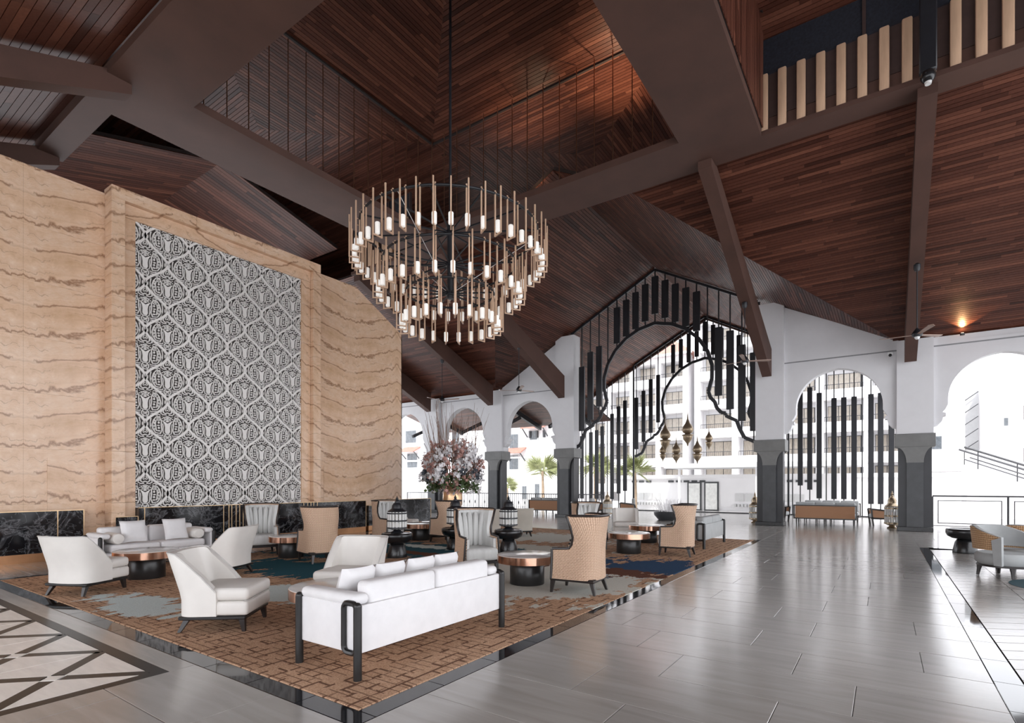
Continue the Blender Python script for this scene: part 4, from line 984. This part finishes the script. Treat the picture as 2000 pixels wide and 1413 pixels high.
# ================================================================ CHANDELIER
chd = thing('chandelier', 'three-tier black ring chandelier with wooden frames and white candles', 'chandelier', (-7.55, 8.62, 0))
fm = MB()
wf, hf, b_ = .20, .82, .024
fm.box(-wf/2-b_/2, -wf/2+b_/2, -b_/2, b_/2, -hf, 0); fm.box(wf/2-b_/2, wf/2+b_/2, -b_/2, b_/2, -hf, 0); fm.box(-wf/2-b_/2, wf/2+b_/2, -b_/2, b_/2, -hf-b_, -hf)
fm.box(-wf/2-b_/2, -wf/2+.05, -.006, .006, -.06, -.045)
fo = fm.build('lamp_frame', 'wood', chd); fme_ = fo.data
cm = MB().lathe([(.03, -.80), (.045, -.79), (.047, -.60), (.04, -.585), (.01, -.58)], 14).build('glass_candle', 'glass', fo); cme_ = cm.data; first = True
for r, zt, n in ((1.95, 6.86, 42), (1.49, 6.20, 28), (1.02, 5.58, 22)):
    ring = MB(); k = 60; ring.tube([((r-.10)*math.cos(2*PI*i/k), (r-.10)*math.sin(2*PI*i/k), zt-.05) for i in range(k+1)], .026, 8, False); ring.build('ring', 'steel', chd)
    for i in range(12):
        a = 2*PI*i/12; MB().bar((.05*math.cos(a), .05*math.sin(a), zt-.05), ((r-.1)*math.cos(a), (r-.1)*math.sin(a), zt-.05), .028, .028).build('spoke', 'steel', chd)
    MB().lathe([(.05, zt-.10), (.10, zt-.09), (.10, zt-.01), (.05, zt)], 16).build('hub', 'steel', chd)
    for i in range(n):
        a = 2*PI*(i+.35)/n; L = (r*math.cos(a), r*math.sin(a), zt)
        if first: fo.location = L; fo.rotation_euler[2] = a; first = False; continue
        f = place('lamp_frame', fme_, chd, L, (0, 0, a)); place('glass_candle', cme_, f)
MB().tube([(0, 0, 5.42), (0, 0, 7.0)], .065, 12).build('stem', 'steel', chd)
MB().tube([(0, 0, 7.0), (0, 0, 12.6)], .028, 8).build('cable', 'steel', chd)
for k in range(3):
    a = 2*PI*k/3+.7; MB().tube([(1.83*math.cos(a), 1.83*math.sin(a), 6.8), (.05*math.cos(a), .05*math.sin(a), 5.55)], .006, 4).build('stay_wire', 'whiteplastic', chd)
# ceiling fans
def fan():
    t = thing('ceiling_fan', 'x', 'fan', group='ceiling fans below the rafters')
    MB().tube([(0, 0, .05), (0, 0, 1.70)], .013, 8).build('rod', 'steel', t); MB().lathe([(.05, 1.60), (.075, 1.66), (.075, 1.76), (.03, 1.80)], 14).build('mount', 'steel', t)
    MB().lathe([(.03, .16), (.10, .06), (.12, .02), (.10, -.04), (.03, -.06)], 20).build('motor', 'steel', t); MB().sphere((0, 0, -.06), .06).build('light_globe', 'whiteplastic', t)
    bm_ = MB().add
    m = MB(); m.add([(.10, -.04, .0), (.75, -.075, .03), (.80, 0, .03), (.75, .06, .01), (.10, .04, -.01), (.10, -.04, .012), (.75, -.075, .042), (.80, 0, .042), (.75, .06, .022), (.10, .04, .002)], [(4,3,2,1,0),(5,6,7,8,9),(0,1,6,5),(1,2,7,6),(2,3,8,7),(3,4,9,8),(4,0,5,9)])
    b = m.build('blade', 'fanblade', t)
    for k in (1, 2): place('blade', b.data, t, (0, 0, 0), (0, 0, 2*PI*k/3))
    return t
fn = fan()
for i, (p, r, l) in enumerate([((-15.8, 17.5, 5.15), 20, 'ceiling fan above the flower arrangement'), ((-11.84, 17.6, 5.2), 75, 'ceiling fan left of the portal screen'), ((-3.45, 17.3, 5.2), 35, 'ceiling fan in front of the portal right side'), ((.68, 16.9, 5.25), 50, 'ceiling fan before the right column')]): put(fn, p, r, l, i == 0)
# pole-mounted ball spotlight, camera, spot
sp = thing('ball_spotlight', 'black hanging post with glossy ball spotlight at upper right', 'spotlight', (.66, 12.45, 0)); MB().rbox(-.13, .13, -.08, .08, 9.05, 11.6, .02, 1).build('post', 'steel', sp); MB().sphere((0, -.05, 8.95), .12, 16, 12).build('ball', 'ebony', sp); MB().lathe([(.05, 8.80), (.06, 8.86), (.02, 8.86)], 12, (0, -.05, 0)).build('lens', 'lglass', sp)
sc_ = thing('security_camera', 'small white dome camera left of the right column', 'camera', (.16, 21.33, 5.72)); MB().rbox(-.07, .07, -.06, .06, -.03, .06, .02, 2).build('bracket', 'whiteplastic', sc_); MB().sphere((0, -.06, -.05), .05).build('dome', 'ebony', sc_)
ul = thing('uplight', 'small lit warm uplight on the right arcade cornice', 'lamp', (1.95, 21.2, 6.02)); MB().lathe([(.06, 0), (.06, .06), (.03, .06)], 14).build('body', 'coldark', ul); MB().lathe([(.03, .055), (.045, .065), (.001, .07)], 12).build('bulb', 'lampglow', ul)
ld = bpy.data.lights.new('uplight_lamp', 'SPOT'); ld.energy = 30; ld.color = (1, .55, .25); ld.spot_size = 1.5; ld.shadow_soft_size = .03; lo = bpy.data.objects.new('uplight_lamp', ld); COL.objects.link(lo); lo.location = (1.95, 21.15, 6.12); lo.rotation_euler = Vector((0, -.9, .5)).to_track_quat('-Z', 'Y').to_euler()
# porch pendant lanterns
def pend():
    t = thing('pendant_lantern', 'x', 'lantern', group='pierced pendant lanterns in the porch')
    MB().lathe([(.008, .9), (.012, .75), (.03, .5), (.10, .32), (.20, .18), (.235, .05), (.20, -.06), (.09, -.13)], 18).build('upper_bulb', 'pendant', t)
    MB().lathe([(.09, -.12), (.24, -.16), (.245, -.19), (.20, -.22), (.19, -.34), (.10, -.46), (.05, -.52), (.03, -.6), (.005, -.66)], 10).build('lower_lamp', 'pendant', t)
    MB().tube([(0, 0, .85), (0, 0, 1)], .006, 5).build('hook', 'steel', t)
    return t
pdl = pend()
for i, (x, y, z, s_, l) in enumerate([(-8.5, 25.0, 3.75, 1.1, 'big pierced pendant lantern at the left of the cluster'), (-7.45, 25.0, 3.95, 1.1, 'big pierced pendant lantern hanging highest in the middle'), (-6.6, 25.4, 3.55, .72, 'slim pierced pendant lantern at the right of the cluster'), (-7.85, 24.6, 3.0, .85, 'pierced pendant lantern hanging lowest in the middle'), (-6.9, 24.6, 3.0, .9, 'pierced pendant lantern low at the right'), (-8.75, 25.4, 3.05, .72, 'small pierced pendant lantern behind the big left one')]):
    o = put(pdl, (x, y, z), 0, l, i == 0, (s_,)*3)
    w_ = MB().tube([(0, 0, 1), (0, 0, (RZ-KD*abs(x-RXM)-z)/s_-.02)], .004, 4).build('wire', 'steel', o)
# ================================================================ OUTSIDE
ev = struct('eave', 'boarded porch eave beyond the left arches', 'eave')
planked([(-24, 21.86, 6.05), (-11.9, 21.86, 6.05), (-11.9, 26.4, 4.85), (-24, 26.4, 4.85)], (1, 0, 0), ev, width=.14)
for x in (-22, -18.4, -16.2, -13.0):
    MB().bar((x, 21.9, 5.86), (x, 26.3, 4.70), .14, .24).build('eave_rafter', 'steel', ev); MB().bar((x, 21.9, 4.2), (x, 24.2, 5.1), .12, .16).build('brace', 'steel', ev)
def railing(label, x0, x1, y, h, style):
    t = thing('railing', label, 'railing', (0, y, 0)); t['kind'] = 'structure'
    MB().box(x0, x1, -.03, .03, h-.05, h).build('top_rail', 'rail', t); MB().box(x0, x1, -.015, .015, .08, .10).build('bottom_rail', 'rail', t)
    n = max(1, round((x1-x0)/2.05))
    for i in range(n+1):
        x = x0+(x1-x0)*i/n; MB().box(x-.025, x+.025, -.025, .025, 0, h-.04).build('post', 'rail', t)
        if i < n:
            if style == 'frame':
                a, b = x+.14, x0+(x1-x0)*(i+1)/n-.14
                mb = MB(); mb.box(a, b, -.012, .012, h-.19, h-.165); mb.box(a, b, -.012, .012, .17, .195); mb.box(a, a+.025, -.012, .012, .19, h-.17); mb.box(b-.025, b, -.012, .012, .19, h-.17); mb.build('inner_frame', 'rail', t)
            else:
                mb = MB(); k = 14; L = (x1-x0)/n
                for j in range(1, k):
                    xx = x+L*j/k; mb.box(xx-.012, xx+.012, -.012, .012, .09, h-.05)
                    if j % 3 == 0: mb.lathe([(.01, .3), (.05, .45), (.01, .6)], 6, (xx, 0, 0))
                mb.build('balusters', 'rail', t)
    return t
railing('black framed railing beyond the right arch', 1.35, 9.0, 23.2, 1.12, 'frame')
railing('ornate dark railing beyond the left arches', -26, -11.95, 25.4, .98, 'bars')
PW = MB().box(-1.12, 1.12, -.02, .02, 0, 1.95); PWm = None
def hotel(label, x0, x1, y, zs, bw_, roof=None, top=None):
    t = thing('hotel_building', label, 'building', (0, y, 0)); global PWm
    ztop = top or zs[-1]+2.8
    MB().box(x0, x1, 1.4, 9, -.4, ztop).build('wall', 'bwall', t)
    n = round((x1-x0)/bw_); b = (x1-x0)/n
    for i in range(n+1):
        x = x0+b*i; MB().box(x-.28, x+.28, -.05, 1.45, -.4, ztop).build('pier', 'bwall', t)
    for z in zs+[ztop-.35]: MB().box(x0-.1, x1+.1, -.15, 1.42, z-.35, z).build('slab', 'bwall', t); MB().box(x0-.1, x1+.1, -.15, -.03, z, z+.55).build('balcony_parapet', 'bwall', t)
    wm = rm = bm_ = None
    for i in range(n):
        for z in zs:
            x = x0+b*(i+.5); L = (x, 1.36, z+.02)
            if wm is None:
                wm = MB().box(-b*.36, b*.36, -.03, .03, .0, 2.05).build('window', 'rail', t); wm.location = L
                pn = MB()
                for k in range(3): pn.box(-b*.35+k*b*.235, -b*.35+(k+1)*b*.235-.06, -.05, -.03, .05, 2.0)
                pn = pn.build('pane', 'pane', wm)
                m = MB(); m.box(-b*.40, b*.40, -.02, .02, .95, 1.0)
                for k in range(16): xx = -b*.40+b*.8*k/15; m.box(xx-.012, xx+.012, -.012, .012, 0, .95)
                rm = m.build('balcony_railing', 'rail', t); rm.location = (x, -.02, z)
            else:
                wdw = place('window', wm.data, t, L); place('pane', pn.data, wdw); place('balcony_railing', rm.data, t, (x, -.02, z))
    if roof:
        zr = ztop
        r = MB(); e = .9; r.add([(x0-e, -e, zr), (x1+e, -e, zr), (x1+e, 9+e, zr), (x0-e, 9+e, zr), (x0+3.5, 4.2, zr+3.3), (x1-3.5, 4.2, zr+3.3)], [(0,1,5,4),(1,2,5),(2,3,4,5),(3,0,4),(3,2,1,0)]); rf = r.build('roof', 'terra', t)
        MB().box(x0-e, x1+e, -e, -e+.1, zr-.2, zr+.02).build('fascia', 'bwall', rf)
    return t
ZF = [1.0, 3.65, 6.35, 9.15, 11.95]
hotel('white hotel wing with red tiled roof behind the portal', -28, -16.6, 55, ZF, 3.1, True, 14.8)
hotel('white hotel block with balconies behind the right portal side', -15.2, 2.4, 54.2, ZF+[14.75, 17.5], 3.5, None, 20.6)
# low annexe with canopy
an = thing('garden_pavilion', 'low white pavilion with flat grey canopy behind the portal', 'building', (0, 38, 0))
MB().box(-16.5, 6, .2, 6, -.4, 1.9).build('wall', 'bwall', an); MB().box(-16.6, 6, .0, 6, 1.9, 2.15).build('parapet', 'bwall', an)
MB().box(-12.2, -1.0, -2.4, 1.5, 2.55, 2.85).build('canopy', 'bshade', an)
for x in (-11.3, -6.5, -2): MB().box(x-.07, x+.07, -2.0, -1.86, -.4, 2.55).build('canopy_post', 'bwall', an)
for x in (-10.9, -9.75):
    d = MB().box(x-.48, x+.48, .12, .2, -.35, 1.65).build('door', 'coldark', an); MB().box(x-.38, x+.38, .10, .13, -.25, 1.55).build('pane', 'lglass', d)
for x in (-14.2, -7.3, -5.0):
    f = MB(); 
    for k in range(3): f.box(x-.9+k*.62, x-.9+k*.62+.52, .14, .2, .35, .85)
    f.build('wall_grille', 'bshade', an)
    s_ = MB()
    for k in range(9): s_.box(x-.95+k*.22, x-.95+k*.22+.12, -.02, .2, -.02, .16)
    s_.build('dentils', 'bshade', an)
for k in range(10): MB().box(-15.5+k*.55, -15.5+k*.55+.38, .14, .2, 1.62, 1.76).build('vent', 'coldark', an) if k not in (3, 4) else None
for k in range(7): MB().box(-6.6+k*.5, -6.6+k*.5+.34, .14, .2, 1.62, 1.76).build('vent', 'coldark', an)
# left villa
vl = thing('villa', 'white villa with small tiled awnings seen through the left arches', 'building', (0, 42, 0))
MB().box(-48, -24.3, 0, 8, -1.5, 7.6).build('wall', 'bwall', vl); MB().box(-48.2, -24.2, -.25, 8, 7.6, 7.9).build('parapet', 'bwall', vl); MB().box(-48.2, -24.2, -.2, .1, 3.9, 4.1).build('string_course', 'bshade', vl)
WN = [(-28.8, 4.9, 1.0, 1.3), (-28.8, 2.9, 1.0, 1.3), (-31.2, 4.8, .7, .9), (-31.2, 2.7, .7, .9), (-26.6, 5.6, .8, .8), (-42.2, 3.3, 1.5, 1.5), (-38.6, 5.9, 1.4, 1.3), (-42.4, 6.0, 1.6, 1.3), (-36.0, 5.6, 1.0, 1.2), (-34.8, 3.0, 1.0, 1.3), (-26.2, -.2, .5, 1.7), (-27.6, .1, .5, 1.2)]
for x, z, w_, h_ in WN:
    f = MB().box(x-w_/2-.1, x+w_/2+.1, -.06, .02, z-.1, z+h_+.1).build('window', 'bshade', vl); mb = MB()
    for k in range(2): mb.box(x-w_/2+k*w_/2+.02, x-w_/2+(k+1)*w_/2-.02, -.09, -.05, z, z+h_)
    mb.build('pane', 'panel', f)
for x, z, w_ in ((-28.4, 4.45, 2.0), (-42.2, 5.05, 2.4), (-26.2, 6.65, 2.6), (-34.8, 4.5, 1.6)):
    m = MB(); m.add([(x-w_/2, -1.0, z), (x+w_/2, -1.0, z), (x+w_/2, 0, z+.5), (x-w_/2, 0, z+.5), (x-w_/2, -1.0, z-.1), (x+w_/2, -1.0, z-.1), (x+w_/2, 0, z+.38), (x-w_/2, 0, z+.38)], [(0,1,2,3),(7,6,5,4),(0,4,5,1),(1,5,6,2),(2,6,7,3),(3,7,4,0)]); a = m.build('awning', 'terra', vl)
    for s_ in (-1, 1): MB().bar((x+s_*w_*.42, -.9, z-.05), (x+s_*w_*.42, -.02, z-.8), .08, .08).build('bracket', 'rail', a)
for k in range(3): MB().box(-27.0+k*.75, -26.85+k*.75, -.25, 0, 5.75, 6.4).build('bracket', 'rail', vl)
# right building with stair slot
rbld = thing('annex_building', 'white building with stair slot beyond the right arch', 'building', (0, 48, 0))
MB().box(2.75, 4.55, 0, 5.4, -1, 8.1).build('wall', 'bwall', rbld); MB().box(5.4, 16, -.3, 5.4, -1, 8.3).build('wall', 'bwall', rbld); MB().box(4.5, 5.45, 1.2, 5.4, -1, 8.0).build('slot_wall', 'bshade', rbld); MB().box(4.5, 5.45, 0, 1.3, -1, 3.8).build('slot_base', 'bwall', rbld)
for k in range(5): MB().bar((4.6, .9, 3.9+k*.85), (5.35, .9, 4.5+k*.85), .05, .05).build('stair_rail', 'rail', rbld)
for x, z, w_, h_ in ((3.0, 3.9, .7, 1.0), (6.6, 5.3, .3, .6), (8.2, 6.3, 1.3, .7), (8.2, 3.6, 1.3, .7), (6.6, -.1, .35, 1.6), (8.6, .2, .2, 1.7)):
    y0 = -.36 if x > 5.4 else -.06
    f = MB().box(x-w_/2, x+w_/2, y0, y0+.1, z, z+h_).build('window', 'bshade', rbld); MB().box(x-w_/2+.05, x+w_/2-.05, y0-.02, y0, z+.05, z+h_-.05).build('pane', 'panel', f)
MB().box(2.0, 5.6, -2.5, 0, 2.35, 2.75).build('canopy', 'bwall', rbld); MB().box(2.3, 3.6, -.10, 0, -.8, 2.2).build('shop_pane', 'lglass', rbld); MB().box(4.0, 5.2, -.10, 0, -.8, 2.2).build('shop_pane', 'lglass', rbld)
for z in (5.6, 2.9):
    m = MB(); m.box(7.3, 9.4, -1.3, -.3, z-.15, z); m.build('balcony', 'bwall', rbld); m = MB(); m.box(7.3, 9.4, -1.3, -1.26, z+.85, z+.9)
    for k in range(14): m.box(7.3+k*.16, 7.33+k*.16, -1.3, -1.27, z, z+.86)
    m.build('balcony_railing', 'rail', rbld)
st = thing('outdoor_stair', 'outdoor stair with dark sloping handrails behind the right railing', 'stairs', (0, 33, 0))
m = MB(); m.prism([(3.2, -.4), (9.4, -.4), (9.4, -.35), (3.4, 2.3), (3.2, 2.3)], 'y', 0, 2.2); m.build('flight', 'bwall', st)
for y in (0, 2.2): MB().tube([(3.1, y, 3.25), (9.3, y, .55)], .05, 8).build('handrail', 'rail', st); MB().tube([(3.3, y, 2.75), (9.3, y, .1)], .03, 8).build('handrail', 'rail', st)
for k in range(5):
    MB().tube([(3.6+k*1.35, 0, 2.2-k*.59), (3.6+k*1.35, 0, 3.05-k*.59)], .025, 6).build('handrail_post', 'rail', st)
def palm(label, x, y, z0, h, r, n):
    t = thing('palm_tree', label, 'palm', (x, y, z0), group='palms in the courtyard')
    MB().tube([(0, 0, 0), (.05, 0, h*.5), (.0, 0, h)], .12, 8, True, [.16, .11, .09]).build('trunk', 'trunk', t)
    for k in range(n):
        a = random.uniform(0, 2*PI); e = random.uniform(-.35, 1.2); L = r*random.uniform(.75, 1); m = MB(); d = Vector((math.cos(a)*math.cos(e), math.sin(a)*math.cos(e), math.sin(e)))
        sd_ = d.cross(Vector((0, 0, 1))).normalized(); sd_ = (Matrix.Rotation(random.uniform(-1.2, 1.2), 3, d) @ sd_); upv = sd_.cross(d); b = Vector((0, 0, h)); c = b+d*L*.22
        m.bar(b, c, .03, .02)
        for q in range(9):
            f = (q-4)/4*.62; dd = (d*math.cos(f)+sd_*math.sin(f)).normalized(); tip = c+dd*L*.8-Vector((0, 0, .06*L)); pn = dd.cross(upv).normalized()*.026*r
            m.add([c, c+dd*L*.35+pn, tip, c+dd*L*.35-pn], [(0, 1, 2, 3)])
        m.build('frond', 'palm', t)
palm('broad fan palm between the left arch columns', -22.0, 36, -.4, 2.9, 1.9, 30); palm('small fan palm left of the broad fan palm', -25.4, 36, -.4, 1.7, 1.3, 22); palm('fan palm partly behind the portal slats', -14.4, 36, -.4, 2.7, 1.8, 28); palm('fan palm behind the left portal slats', -18.0, 37, -.4, 3.2, 1.8, 26)
